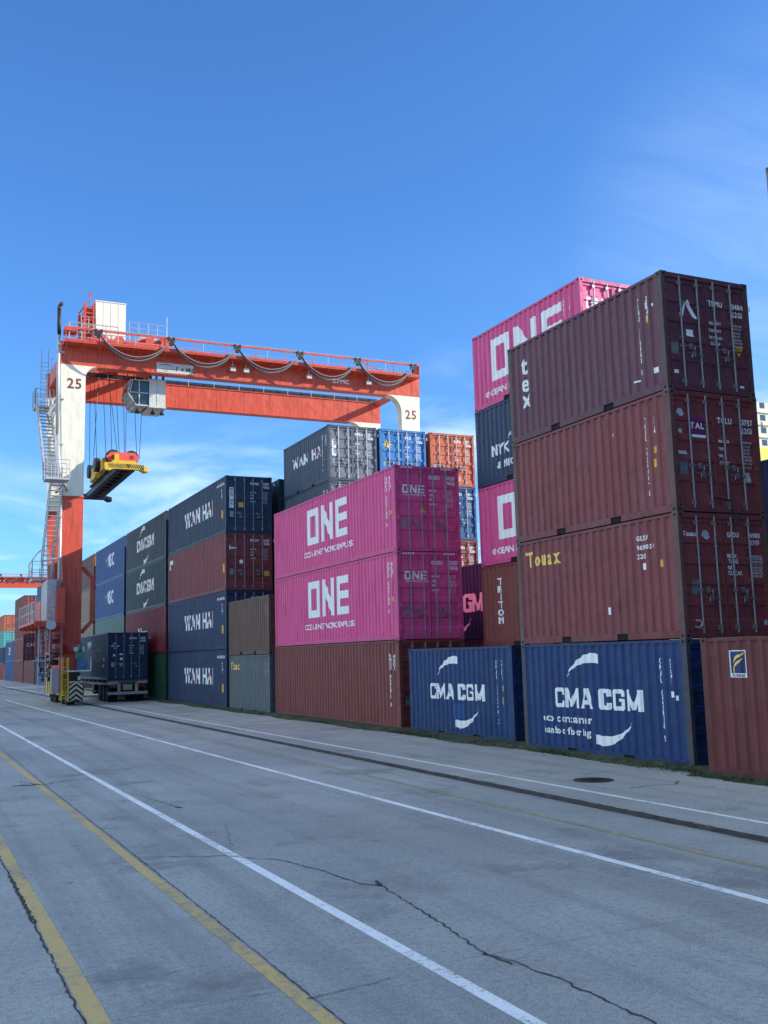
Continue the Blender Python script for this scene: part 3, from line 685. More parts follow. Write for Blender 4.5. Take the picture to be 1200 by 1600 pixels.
# ---- fifth bay
cfg = ((WHBLUE, 'blue container with white lettering on the ground, left of the small grey one'), (WHBLUE, 'blue container with white lettering, second from the ground under the maroon one'), (MAROON, 'maroon container sandwiched between blue boxes with white lettering'), ((0.026, 0.050, 0.090), 'dark blue container with white strip on its doors, topmost above the maroon one'))
for k, (cc, lb) in enumerate(cfg):
    c = container(0.08, 32.55, k * H9, L40, H9, cc, lb, rust=.2, fade=.25)
    if k != 2:
        logo_wh(c, L40, H9, 6.05, 1.58, .80); std_door(c, L40, H9, 'WHSU', '503706 8', '45G1')
        side_letters(c, L40, H9, 0, lambda s: (s.text('WHSU 503706', -1.7, H9 - .42, .12, sx=1.1), s.vert('45G1', -.75, H9 - .6, .12))); stickers(c, L40, H9, [(.70, 1.0, .20, .40)], m_sticker)
        door_letters(c, L40, H9, lambda s: s.poly(R(.20, 1.25, .42, 2.30))); s_ = Sheet(); s_.vert('WAN HAI', .31, 2.27, .12, 1.22); s_.build('logo', [m_black], c, 'door', (L40, H9, 0), .010)
        door_letters(c, L40, H9, lambda s: s.poly(R(.68, 1.30, .94, 1.55)), (m_sticker,), 'sticker')
    else:
        std_door(c, L40, H9, 'BMOU', '600771 2', '45G1'); side_letters(c, L40, H9, 0, lambda s: (s.poly(R(-11.8, 2.3, -11.0, 2.55)), s.poly(R(-11.8, 2.0, -11.6, 2.25)))); stickers(c, L40, H9, [(.45, 1.15, .20, .45)], m_sticker)
        door_letters(c, L40, H9, lambda s: (s.poly(R(.20, 2.05, .26, 2.25)), s.poly(R(.26, 2.10, .60, 2.17)), disc(s, .82, 1.45, .10)), name='emblem'); door_letters(c, L40, H9, lambda s: s.poly(R(2.0, .72, 2.28, 1.0)), (m_sticker,), 'sticker')
for k in range(4):
    container(3.0, 32.8, k * H9, L40, H9, (SLATE, BROWN, GREEN, (0.014, .045, .065))[k], ('slate container on the ground of the second row, under a brown one', 'brown container in the second row behind the blue lettered boxes', 'green container third up in the second row', 'dark teal container just right of the topmost dark blue box')[k], lite=k < 3)
# ---- sixth bay
cfg = ((GREEN, 'green container on the ground behind the truck'), (CRIMSON, 'crimson container second from the ground above the green one'), ((0.035, .055, .062), 'lower dark slate container with pale crescent logo, above the crimson one'), ((0.045, .058, .075), 'upper dark slate container with pale crescent logo, top of its stack'))
for k, (cc, lb) in enumerate(cfg):
    c = container(0.05, 45.3, k * H9 - (0.0), L40, H9, cc, lb, rust=.35)
    if k >= 2: logo_cma(c, L40, H9, 6.3, 1.25, 1.45, 4.9 / 1.25 * .95, .62)
    if k == 1: side_letters(c, L40, H9, 6.2, lambda s: s.text('Xines', -1.9, 1.10, .62, sx=1.2))
for k, (cc, lb) in enumerate(((NAVY, 'navy container on the ground hidden by the truck'), (TEAL, 'pale teal container under the two bright blue ones'), (MSCBLUE, 'lower bright blue container with three white letters'), (MSCBLUE, 'upper bright blue container with three white letters'))):
    c = container(0.05, 58.35, k * H9, L40, H9, cc, lb, rust=.2, lite=k == 0)
    if k >= 2: side_letters(c, L40, H9, 5.6, lambda s: (s.text('MSC', -1.15, 1.15, .95, sx=.95), s.ribbon([(-2.0, 1.2, .02), (-1.8, 1.6, .2), (-1.6, 2.0, .05)])), name='logo')
for k, (cc, lb) in enumerate(((TAN, 'tan container on the ground beyond the teal one'), (TAN, 'tan container second from the ground, right of the crane leg'), (TAN, 'tan container third from the ground, under the brown one'), (BROWN, 'brown container with orange door edge, right of the crane leg'))):
    container(0.05, 71.6, k * H9, L40, H9, cc, lb, rust=.2, lite=k < 3, endcol=(ORANGE if k == 3 else None))
far = [(0.05, 84.9, (SLATE, GREEN, MAROON, NAVY), H9, 'containers behind the left crane leg'), (0.0, 99.8, ((.03, .09, .2), (.03, .09, .2), (.04, .11, .22), (.04, .11, .22)), H9, 'far blue container stack'),
       (0.0, 112.9, (BROWNRED,), H9, None), (0.0, 126.4, (MAROON, MAROON, MAROON, BROWNRED), H9, None), (0.0, 140.5, ((.03, .09, .24), (.03, .09, .24)), H9, None), (0.0, 156, (MAROON, NAVY, (.10, .42, .38), ORANGE), H8, None), (0.0, 170, (SLATE, BROWN, SLATE), H8, None)]
names = {2: ('rust red container standing alone at ground level beyond the crane leg',), 3: ('maroon container at the foot of the far brown tower', 'maroon container second in the far brown tower', 'maroon container third in the far brown tower', 'brown container topping the far tower left of the crane'), 4: ('blue container on the ground at the far left', 'blue container with white mark, upper of the far left pair'), 5: ('maroon container at the foot of the farthest orange topped stack', 'navy container second in the farthest orange topped stack', 'mint green container with sunlit doors at the far left', 'orange container with sunlit doors at the far left edge')}
nm0 = {0: ('slate', 'green', 'maroon', 'navy'), 1: ('lowest blue', 'second blue', 'third blue', 'topmost blue'), 6: ('slate grey bottom', 'brown middle', 'slate grey top')}
for i, (x, y, cs, H, lab) in enumerate(far):
    for k, cc in enumerate(cs):
        if i in names: lb = names[i][k]
        elif i == 0: lb = nm0[0][k] + ' container of the stack hidden behind the left crane leg'
        elif i == 1: lb = nm0[1][k] + ' container of the stack behind the crane stairs'
        else: lb = nm0[6][k] + ' container of the last stack at the vanishing end'
        c = container(x, y, k * H, L40, H, cc, lb, lite=(i in (0, 2, 6)), rust=.2)
        if i == 4 and k == 1: side_letters(c, L40, H, 5, lambda s: s.text('ZIM', -1.5, 1.0, 1.1, sx=1.0), name='logo')
        if i == 3 and k == 1: door_letters(c, L40, H, lambda s: (s.text('CAI', .4, 1.9, .4), s.text('CAIU', 1.3, 2.0, .2)), name='logo')
# a few boxes in the rows behind so that the block is closed
for (y, n, cs) in ((45.4, 3, (BROWN, SLATE, MAROON)), (58.4, 3, (GREEN, DKBLUE, BROWNRED)), (71.7, 2, (SLATE, MAROON))):
    for k in range(n): container(3.0, y, k * H8, L40, H8, cs[k], 'unseen container in the second row, added to shade the far road', 'second row containers beyond the crane', lite=True)
# right: blue stack behind the nearest one
for k in range(3): container(8.3, 0.1, k * H8, L20, H8, (.008, .05, .13), ('ground level', 'middle', 'top')[k] + ' dark blue container of the pile seen right of the nearest doors', lite=True)
for k in range(5): container(10.95, 0.1, k * H8, L20, H8, (SLATE, BROWN, GREEN, MAROON, GREY)[k], 'unseen container of the fifth row, added to block the sun', 'added sun-blocking containers in the fifth row', lite=True)  # unseen stack added to stop a streak of sun on the road
for y in (99.8, 112.9):
    for k in range(3): container(3.0, y, k * H8, L40, H8, (SLATE, BROWN, DKBLUE)[k], 'unseen container in the second row, added to shade the far road', 'second row containers beyond the crane', lite=True)  # unseen stacks added to keep the far road in shade
# tall stacks next to the photographer's right, which shade the doors and the road
tall = (MAROON, SLATE, CMABLUE, BROWN, (0.23, 0.20, 0.18))
for j, y in enumerate((-0.46 - L40, -13.1 - L40, -25.7 - L40)):
    for k in range(5):
        lb = 'weathered grey brown container whose top corner shows high at the right edge' if (j == 0 and k == 4) else 'stacked container standing behind the red one, out of the photo'
        container(2.80, y, k * 2.591, L40, H8, tall[(k + j) % 5] if not (j == 0 and k == 4) else tall[4], lb, None if (j == 0 and k == 4) else 'tall stacks beside the photographer', lite=not (j == 0 and k == 4), jit=False)

# ------------------------------------------------------------------ ground
def strip_mesh(name, xs, y0, y1, mats, idx, kind='structure'):
    bm = B(); pv = None; cnt = 0
    for (x, z) in xs:
        a = bm.verts.new((x, y0, z)); b = bm.verts.new((x, y1, z))
        if pv:
            f = bm.faces.new((pv[0], a, b, pv[1])); f.material_index = idx[cnt]; cnt += 1
        pv = (a, b)
    o = inst(name, mesh(name, bm, len(mats)), mats); o['kind'] = kind; return o
GX0, GX1 = -4.46, -4.20
strip_mesh('ground', [(-900, 0), (GX0, 0), (GX0 + .05, -.05), (GX1 - .04, -.07), (GX1, 0.0), (900, 0)], -300, 1500, [m_conc, m_rut], [0, 1, 1, 1, 0])
def ribbon_line(name, p0, p1, wd, mat, z=0.004, y0=-45, y1=220):
    def xa(y): return p0[0] + (p1[0] - p0[0]) * (y - p0[1]) / (p1[1] - p0[1])
    bm = B(); pv = None; y = y0
    while y <= y1:
        a = bm.verts.new((xa(y) - wd / 2, y, z)); b = bm.verts.new((xa(y) + wd / 2, y, z))
        if pv: bm.faces.new((pv[0], pv[1], b, a))
        pv = (a, b); y += 5
    o = inst(name, mesh(name, bm), [mat]); o['kind'] = 'structure'; return o
ribbon_line('white_lane_marking', (-10.44, 4.3), (-10.36, -8.7), .125, m_mw)
ribbon_line('white_lane_marking', (-7.18, 25), (-6.67, -8.35), .13, m_mw, y1=62)
ribbon_line('yellow_lane_marking', (-11.62, 4.0), (-11.53, -9.03), .125, m_my)
ribbon_line('yellow_lane_marking', (-12.92, 5), (-12.905, -9), .145, m_my)
ribbon_line('faded_yellow_marking', (-5.58, 20), (-5.56, -7.2), .09, m_myf)
ribbon_line('white_edge_marking', (-3.57, 45.7), (-3.41, -5.19), .10, m_mw)
# cracks and joints
def crack(pts, wd, jit=.035, seed=1, z=.0075, name='pavement_crack'):
    rn = random.Random(seed); P = []
    for (x0, y0), (x1, y1) in zip(pts[:-1], pts[1:]):
        n = max(2, int(math.hypot(x1 - x0, y1 - y0) / .07))
        for i in range(n):
            t = i / n; P.append([x0 + (x1 - x0) * t + rn.uniform(-jit, jit), y0 + (y1 - y0) * t + rn.uniform(-jit, jit) * 1.5])
    P.append(list(pts[-1])); bm = B(); pv = None
    for i, (x, y) in enumerate(P):
        j = min(i + 1, len(P) - 1); k = max(i - 1, 0); dx, dy = P[j][0] - P[k][0], P[j][1] - P[k][1]; l = math.hypot(dx, dy) or 1
        ww = wd * rn.uniform(.35, 1.25) / 2; nx, ny = -dy / l * ww, dx / l * ww
        a = bm.verts.new((x + nx, y + ny, z)); b = bm.verts.new((x - nx, y - ny, z))
        if pv: bm.faces.new((pv[0], pv[1], b, a))
        pv = (a, b)
    o = inst(name, mesh(name, bm), [m_crack]); o['kind'] = 'structure'; return o
crack([(-11.47, -2.68), (-10.51, -3.21), (-9.99, -3.88), (-9.79, -4.65), (-9.68, -5.56), (-9.53, -5.73), (-9.61, -6.58), (-9.71, -7.43), (-9.85, -8.44), (-9.76, -8.69), (-9.70, -9.22), (-9.68, -9.66), (-9.69, -10.6)], .020, .022, 3)
crack([(-9.53, -5.73), (-9.47, -5.50)], .05, .01, 4)
crack([(-9.85, -8.40), (-9.80, -8.75)], .03, .01, 5)
crack([(-11.93, 6.99), (-11.59, 6.09), (-10.95, 6.63), (-10.4, 6.5)], .03, .05, 6)
crack([(-12.1, 6.4), (-11.6, 6.2)], .12, .07, 7)
crack([(-10.46, 4.28), (-10.24, 3.26), (-10.04, 1.86), (-9.99, 1.29)], .012, .03, 8)
crack([(-10.0, 1.4), (-9.93, 1.2)], .07, .02, 9)
crack([(-9.84, -0.94), (-10.2, -2.51), (-10.41, -2.89)], .007, .04, 10)
crack([(-11.5, -8.7), (-11.12, -8.65), (-10.78, -8.59)], .014, .012, 11)
crack([(-12.85, -5.2), (-12.1, -5.35), (-11.7, -5.3)], .006, .015, 12); crack([(-12.85, -7.5), (-12.3, -7.6), (-11.9, -7.55)], .005, .015, 13)
crack([(-2.6, -1.3), (-2.1, -1.2), (-1.7, -1.35), (-1.3, -1.0)], .03, .03, 14)
crack([(-13.01, 9), (-13.005, -1.9), (-13.005, -4.9), (-13.00, -7.5), (-13.0, -12)], .020, .014, 16, name='pavement_joint')
crack([(-13.0, -3.0), (-12.99, -5.4)], .035, .02, 18, .009, name='pavement_joint')
crack([(-11.50, 60), (-11.53, 6), (-11.49, 0), (-11.46, -5.0), (-11.445, -12)], .014, .008, 17, name='pavement_joint')
# drifting dirt along the rail rut
bm = B(); rn = random.Random(8); y = -30
pv = None
while y < 140:
    a = bm.verts.new((GX0 - rn.uniform(.01, .07), y, .006)); b = bm.verts.new((GX1 + rn.uniform(.0, .05), y, .006)); ma = bm.verts.new((GX0 + .05, y, -.02)); mb = bm.verts.new((GX1 - .05, y, -.03 + rn.uniform(0, .03)))
    if pv:
        bm.faces.new((pv[0], pv[1], ma, a)); bm.faces.new((pv[1], pv[2], mb, ma)); bm.faces.new((pv[2], pv[3], b, mb))
    pv = (a, ma, mb, b); y += rn.uniform(.06, .25) if y < 30 else 1.2
o = inst('rut_soil', mesh('rut_soil', bm), [m_rut]); o['kind'] = 'structure'
# soil and moss verge in front of the container rows
bm = B(); pv = None; y = -14
while y < 60:
    xo = -.24 - .14 * math.sin(y * .9) - .16 * rn.random() if y > -.4 else -.56 - .14 * rn.random()
    a = bm.verts.new((xo, y, .005)); b = bm.verts.new((xo * .35 - .02, y, .07 + .05 * rn.random())); c_ = bm.verts.new((.7, y, .10))
    if pv: bm.faces.new((pv[0], pv[1], b, a)); bm.faces.new((pv[1], pv[2], c_, b))
    pv = (a, b, c_); y += rn.uniform(.05, .22)
o = inst('mossy_soil', mesh('mossy_soil', bm), [m_moss]); o['kind'] = 'structure'
bm = B()
for i in range(42000):
    y = rn.uniform(-13, 36) if rn.random() < .6 else rn.uniform(-2, 14); x = min(0.02, rn.gauss(-.14, .10)) if y > -.5 else rn.gauss(-.44, .09)
    if math.sin(y * 1.7) + math.sin(y * .63 + 1) + rn.uniform(-1.2, 1.2) < -.3: continue
    h = rn.uniform(.02, .10) * (1.8 if rn.random() < .06 else 1); a = rn.uniform(0, 6.28); lx, ly = rn.uniform(-.03, .03), rn.uniform(-.03, .03); ww = .008
    bm.faces.new([bm.verts.new(p) for p in ((x + ww * math.cos(a), y + ww * math.sin(a), .01), (x - ww * math.cos(a), y - ww * math.sin(a), .01), (x + lx, y + ly, h))])
tag(inst('grass', mesh('grass', bm), [m_grass]), 'low weeds and grass along the foot of the containers', 'grass', kind='stuff')
bm = B()
for i in range(420):
    if rn.random() < .55: y = rn.gauss(.2, .8); x = rn.gauss(-.42, .08)
    else: y = rn.uniform(-6, 30); x = rn.gauss(-.35, .15)
    s = rn.uniform(.006, .022); mt = Matrix.Translation((x, y, s * .4 + .003)) @ Matrix.Diagonal((s * rn.uniform(.7, 1.5), s * rn.uniform(.7, 1.5), s * .7, 1))
    bmesh.ops.create_icosphere(bm, subdivisions=1, radius=1, matrix=mt)
tag(inst('gravel', mesh('gravel', bm), [m_stone]), 'loose pale stones beside the nearest corner', 'gravel', kind='stuff')
# manhole
t = empty('manhole_cover', (-2.45, 0.0, 0), 'round dark manhole cover in the concrete apron', 'manhole cover')
bm = B(); tube(bm, (0, 0, -.02), (0, 0, .012), .31, 28)
for i in range(-3, 4): bar(bm, (-.24 + abs(i) * .02, i * .07, .014), (.24 - abs(i) * .02, i * .07, .014), .02, .006)
obj('cover_plate', bm, [m_dkmetal], t)
bm = B()
for i in range(28):
    a, b = i * 2 * math.pi / 28, (i + 1) * 2 * math.pi / 28
    bm.faces.new([bm.verts.new((r * math.cos(q), r * math.sin(q), .009)) for r, q in ((.32, a), (.38, a), (.38, b), (.32, b))])
obj('cover_frame', bm, [m_rut], t)

# ------------------------------------------------------------------ gantry crane
def rail_run(bm, p0, p1, h=1.05, step=1.6, r=.022, mi=0, mids=1):
    p0 = Vector(p0); p1 = Vector(p1); d = p1 - p0; n = max(1, int(round(d.length / step)))
    for i in range(n + 1):
        p = p0 + d * i / n; tube(bm, p, p + Vector((0, 0, h)), r, 6, mi)
    for k in range(1, mids + 2): tube(bm, p0 + Vector((0, 0, h * k / (mids + 1))), p1 + Vector((0, 0, h * k / (mids + 1))), r, 6, mi)
def leg_mesh(left, y0, y1, top):
    """leg with white upper part, red lower part and a rounded knee at its inner top"""
    s = 1 if left else -1; xo = -6.22 if left else 18.30
    def X(v): return xo + s * v
    bot, ch = 3.58, 12.30
    def edges(z):
        t = (top - z) / (top - bot); return (0.40 * t, 1.47 - 0.06 * t)
    wb = B(); n = 8
    pts = [(X(0), top), (X(edges(ch)[0]), ch), (X(edges(ch)[1]), ch)]
    kn = 1.15 if not left else .75
    xe = edges(top - kn)[1]
    for i in range(n + 1):
        a = math.pi * .5 * i / n; pts.append((X(xe + kn * (1 - math.cos(a))), top - kn + kn * math.sin(a)))
    if s < 0: pts = pts[::-1]
    prism_y(wb, pts, y0, y1)
    rb = B(); e0 = edges(ch - .02); e1 = edges(bot)
    q = [(X(e0[0]), ch - .02), (X(e1[0]), bot), (X(e1[1]), bot), (X(e0[1]), ch - .02)]
    if s < 0: q = q[::-1]
    prism_y(rb, q, y0, y1)
    box(rb, min(X(e0[0] - .05), X(e0[1] + .05)), max(X(e0[0] - .05), X(e0[1] + .05)), y0 - .05, y1 + .05, ch - .02, ch + .06)
    cb_ = B(); cx = X((e1[0] + e1[1]) / 2); tube(cb_, (cx, (y0 + y1) / 2, 2.9), (cx, (y0 + y1) / 2, bot), .56, 20)
    return wb, rb, cb_
def num25(x, z, y, h, mat, parent):
    s = Sheet(); s.text('25', 0, 0, h, True, align='c', sx=.95)
    for v in s.bm.verts: v.co = Vector((x + v.co.x, y, z + v.co.y))
    obj('crane_number', s.bm, [mat], parent)
def dupe(root, loc, label=None, group=None):
    def cp(o, par):
        c = o.copy(); COL.objects.link(c); c.parent = par
        for ch in list(o.children): cp(ch, c)
        return c
    r = cp(root, None); r.location = loc
    if label: r['label'] = label
    if group: r['group'] = group
    return r
FY0, FY1, RY0, RY1 = 46.0, 46.65, 52.6, 53.25
cr = empty('gantry_crane', (0, 0, 0), 'orange red and white gantry crane numbered 25 straddling the container rows', 'gantry crane', 'rubber tyred gantry cranes')
for y0, y1, gz in ((FY0, FY1, 20.48), (RY0, RY1, 20.02)):
    for left in (True, False):
        a, b, c_ = leg_mesh(left, y0, y1, gz); lg = obj('leg', a, [m_cranew], cr, tri=True); obj('lower_leg', b, [m_crane], lg); obj('leg_foot', c_, [m_crane], lg)
    bm = B(); gt = 21.85 if y0 == FY0 else 21.58; box(bm, -6.22, 18.30, y0, y1, gz + .002, gt)
    box(bm, -6.26, 18.33, y0 - .06, y1 + .06, gt, gt + .05); box(bm, -4.0, 15.8, y0 - .04, y1 + .04, gz - .04, gz - .001)
    for i in range(12): box(bm, -4.9 + i * 2.05, -4.86 + i * 2.05, y0 - .012, y0 - .001, gz + .03, gt - .03)
    for i in range(24): box(bm, -5.6 + i * 1.02, -5.58 + i * 1.02, y0 - .004, y0 + .01, 20.36, 21.84) if False else None
    g = obj('girder', bm, [m_crane], cr)
    bm = B(); yy = (y0 + y1) / 2; box(bm, -6.0, 18.2, yy - .04, yy + .04, gt + .05, 22.02); obj('trolley_rail', bm, [m_dkmetal], g)
m_num = plain('number_brown', (.22, .06, .04), .5)
num25(-5.42, 19.0, FY0 - .004, .62, m_num, cr); num25(17.55, 18.85, FY0 - .004, .62, m_num, cr)
# end ties between front and rear frames
for x, tz in ((-6.1, 20.6), (17.9, 21.38)):
    bm = B(); box(bm, x, x + (.9 if x < 0 else .4), FY1, RY0, tz, 21.56 if x < 0 else 21.72); obj('end_tie_beam', bm, [m_crane], cr)
# sill beams, left and right
for x in (-5.80, 17.2):
    bm = B(); box(bm, x, x + .95, 45.5, 54.1, 2.05, 2.90); box(bm, x - .05, x + 1.0, 45.45, 54.15, 2.90, 2.94); box(bm, x + .1, x + .85, 45.9, 53.7, 1.55, 2.05); obj('sill_beam', bm, [m_crane], cr)
# wheels
def wheel(x, y, r, wd, parent, hub=m_yel):
    bm = B(); prof = [(-wd / 2, r * .60), (-wd / 2, r * .90), (-wd * .38, r), (wd * .38, r), (wd / 2, r * .90), (wd / 2, r * .60)]; n = 28; rings = []
    for px_, pr in prof: rings.append([bm.verts.new((px_, pr * math.cos(2 * math.pi * i / n), pr * math.sin(2 * math.pi * i / n))) for i in range(n)])
    for a, b in zip(rings[:-1], rings[1:]):
        for i in range(n): bm.faces.new((a[i], a[(i + 1) % n], b[(i + 1) % n], b[i]))
    w_ = obj('wheel', bm, [m_tyre], parent, (x, y, r))
    bm = B(); tube(bm, (-wd * .36, 0, 0), (wd * .36, 0, 0), r * .62, 20); tube(bm, (-wd * .5, 0, 0), (wd * .5, 0, 0), r * .22, 12)
    for i in range(8):
        a = i * math.pi / 4; tube(bm, (-wd * .40, r * .4 * math.cos(a), r * .4 * math.sin(a)), (wd * .40, r * .4 * math.cos(a), r * .4 * math.sin(a)), .03, 6)
    obj('rim', bm, [hub], w_); return w_
for x in (-5.30, 17.7):
    for y in (46.55, 48.25, 51.4, 53.1): wheel(x, y, .74, .50, cr)
# bogie frames with hydraulics
for x, yb in ((-5.32, 45.4), (-5.32, 50.2), (17.7, 45.4), (17.7, 50.2)):
    bm = B()
    box(bm, x - .42, x - .33, yb + .2, yb + 3.7, .55, 1.55); box(bm, x + .33, x + .42, yb + .2, yb + 3.7, .55, 1.55)
    box(bm, x - .42, x + .42, yb + 1.80, yb + 2.2, .9, 1.55); tube(bm, (x, yb + 2.0, 1.5), (x, yb + 2.0, 2.1), .3, 12)
    for k in range(3): box(bm, x - .52, x - .43, yb + .3 + k * 1.2, yb + .7 + k * 1.2, .6, 1.9)
    obj('bogie_frame', bm, [m_yel], cr)
# chevron bumper at the road end of the left bogie
bm = B(); box(bm, -5.62, -4.86, 44.55, 45.35, .22, 1.42); box(bm, -5.50, -4.98, 45.0, 45.45, 1.42, 1.9)
bp = obj('bumper', bm, [m_black], cr)
s = Sheet()
for k in range(5):
    z = .12 + k * .29
    for sg in (-1, 1):
        pts = [(0, z + .30), (0, z + .43), (sg * .37, z + .13), (sg * .37, z)]
        pts = [(u, min(1.40, max(.24, v))) for u, v in pts]
        if abs(pts[0][1] - pts[1][1]) + abs(pts[2][1] - pts[3][1]) > .03: s.poly(pts)
for v in s.bm.verts: v.co = Vector((-5.24 + v.co.x, 44.545, v.co.y))
obj('chevron_marking', s.bm, [plain('cream_stripe', (.62, .56, .36), .6)], bp)
bm = B(); box(bm, -5.75, -4.45, 44.5, 45.5, 1.93, 2.0)
tube(bm, (-5.75, 44.5, 1.97), (-4.45, 44.5, 1.97), .05, 6); tube(bm, (-4.45, 44.5, 1.97), (-4.45, 44.5, 2.75), .03, 6); tube(bm, (-4.45, 45.4, 1.97), (-4.45, 45.4, 2.75), .03, 6)
box(bm, -5.16, -5.04, 44.5, 44.545, 1.46, 1.68)
obj('service_step', bm, [m_cabw], cr)
# cabinets and motors above the near bogie
bm = B(); box(bm, -5.15, -4.62, 44.75, 45.35, 2.05, 2.62); tube(bm, (-4.9, 44.7, 2.34), (-4.9, 44.6, 2.34), .18, 12); obj('motor', bm, [m_blue_eq], cr)
bm = B(); box(bm, -5.25, -4.72, 44.8, 45.4, 2.64, 3.05); tube(bm, (-5.0, 45.1, 3.05), (-5.0, 45.1, 3.5), .16, 10); obj('gearbox', bm, [m_green_eq], cr)
bm = B(); tube(bm, (-4.55, 45.0, 3.4), (-4.35, 45.0, 3.4), .22, 14); box(bm, -5.3, -4.75, 45.0, 45.4, 3.1, 3.35); obj('floodlight', bm, [m_cabw], cr)
bm = B()   # yellow ladder cage left of the bumper
for x in (-6.05, -5.70):
    for y in (44.6, 45.3): bar(bm, (x, y, .3), (x, y, 2.75), .07, .07)
for z in (.45, .8, 1.15, 1.5, 1.85, 2.2, 2.55): tube(bm, (-6.05, 44.6, z), (-5.70, 44.6, z), .022, 6); tube(bm, (-6.05, 44.6, z), (-6.05, 45.3, z), .022, 6)
obj('ladder_cage', bm, [m_yel], cr)
# cable reel, hoses, tanks: the busy underside of the left sill
bm = B(); rn2 = random.Random(4)
for i in range(26):
    y = rn2.uniform(45.2, 53.5); x = rn2.uniform(-6.35, -5.85); z = rn2.uniform(1.3, 3.3); sx, sy, sz = rn2.uniform(.08, .22), rn2.uniform(.12, .45), rn2.uniform(.08, .35); box(bm, x - sx, x, y, y + sy, z, z + sz)
for i in range(8):
    y = rn2.uniform(45.2, 53); z = rn2.uniform(1.6, 3.0); tube(bm, (-6.5, y, z), (-5.9, y, z), rn2.uniform(.08, .2), 12)
obj('hydraulic_equipment', bm, [m_dkmetal], cr)
bm = B()
for i in range(14):
    y = rn2.uniform(45.4, 53); z0 = rn2.uniform(2.4, 3.4); pts = [Vector((-6.3 - .15 * math.sin(t * 3.14) + rn2.uniform(-.04, .04), y + t * rn2.uniform(.3, .5), z0 - 1.2 * math.sin(t * 3.14) * .7)) for t in [k / 6 for k in range(7)]]; path(bm, pts, .03, 5)
obj('hoses', bm, [m_hose], cr)
bm = B()
for (y, z, h) in ((45.4, 3.05, .5), (46.3, 3.3, .35), (47.5, 3.0, .7), (48.8, 3.0, .5), (50.4, 3.0, .9), (51.8, 3.0, .6)): box(bm, -6.35, -5.9, y, y + .7, z, z + h)
for k in range(5): tube(bm, (-6.45, 45.6 + k * .32, 3.95), (-5.9, 45.6 + k * .32, 3.95), .13, 10)
box(bm, -6.15, -5.95, 44.9, 45.2, .9, 2.9)
obj('pipework', bm, [paint((.45, .12, .12), .3, .3, .5, 'pipe_red')], cr)
bm = B(); box(bm, -6.55, -6.10, 45.0, 45.5, .75, 2.15); obj('battery_cabinet', bm, [plain('cabinet_grey', (.36, .33, .34), .5)], cr)
# machinery platform with railing beside the left legs
bm = B(); box(bm, -7.6, -5.9, 44.6, 53.4, 4.72, 4.86)
for k in range(5): box(bm, -7.55, -5.9, 44.7 + k * 2.1, 44.8 + k * 2.1, 4.55, 4.72)
pf = obj('equipment_platform', bm, [m_crane], cr)
bm = B(); rail_run(bm, (-7.55, 44.65, 4.86), (-7.55, 53.35, 4.86), 1.1, 1.05, .028); rail_run(bm, (-7.55, 53.35, 4.86), (-6.0, 53.35, 4.86), 1.1, .65, .03)
obj('railing', bm, [m_galv], pf)
bm = B(); box(bm, -6.78, -6.25, 45.6, 48.4, 4.86, 7.3)
for k in range(4): box(bm, -6.81, -6.78, 45.7 + k * .68, 46.28 + k * .68, 5.0, 7.2)
box(bm, -6.72, -6.33, 45.57, 45.6, 5.0, 7.2)
obj('electrical_cabinet', bm, [plain('cabinet_pale', (.52, .47, .46), .5, var=.35)], cr)
bm = B(); box(bm, -6.7, -6.2, 49.6, 52.8, 4.86, 6.3); box(bm, -6.3, -5.85, 45.2, 46.0, 4.86, 6.8); obj('generator_housing', bm, [m_crane], cr)
bm = B(); tube(bm, (-6.7, 44.58, 4.62), (-6.7, 44.3, 4.62), .27, 20); obj('cable_drum', bm, [m_galv], cr)
m_redp = paint((.42, .10, .10), .3, .3, .5, 'pipe_red')
for x in (-7.15, -6.75):
    bm = B(); bar(bm, (x, 46.2, .4), (x, 46.2, 4.7), .06, .06); obj('ladder_stile', bm, [m_galv], cr)
for k in range(13):
    bm = B(); tube(bm, (-7.15, 46.2, .7 + k * .31), (-6.75, 46.2, .7 + k * .31), .022, 6); obj('ladder_rung', bm, [m_galv], cr)
for (x0, y0, z0, z1) in ((-6.6, 45.6, 2.9, 4.72), (-6.6, 49.0, 2.9, 4.72), (-6.6, 52.4, 2.9, 4.72), (-6.05, 44.9, 2.9, 4.72)):
    bm = B(); bar(bm, (x0, y0, z0), (x0, y0, z1), .12, .12); obj('platform_post', bm, [m_redp], cr)
bm = B()
for k in range(6): bar(bm, (-6.55, 45.2 + k * .5, 3.2 + (k % 3) * .4), (-5.9, 45.5 + k * .5, 3.3 + (k % 2) * .5), .09, .09); bar(bm, (-6.5, 45.6 + k * 1.2, 2.95), (-6.5, 46.2 + k * 1.2, 4.6), .07, .07)
box(bm, -6.5, -5.95, 46.0, 50.5, 2.95, 3.12); box(bm, -6.45, -5.95, 45.0, 47.0, 4.05, 4.25)
obj('support_truss', bm, [m_redp], cr)
bm = B(); bar(bm, (-7.5, 46.0, 2.62), (-6.6, 46.0, 2.62), .06, .06); bar(bm, (-6.62, 45.5, 2.6), (-6.62, 45.5, 4.7), .05, .05); obj('outrigger_bar', bm, [m_galv], cr)
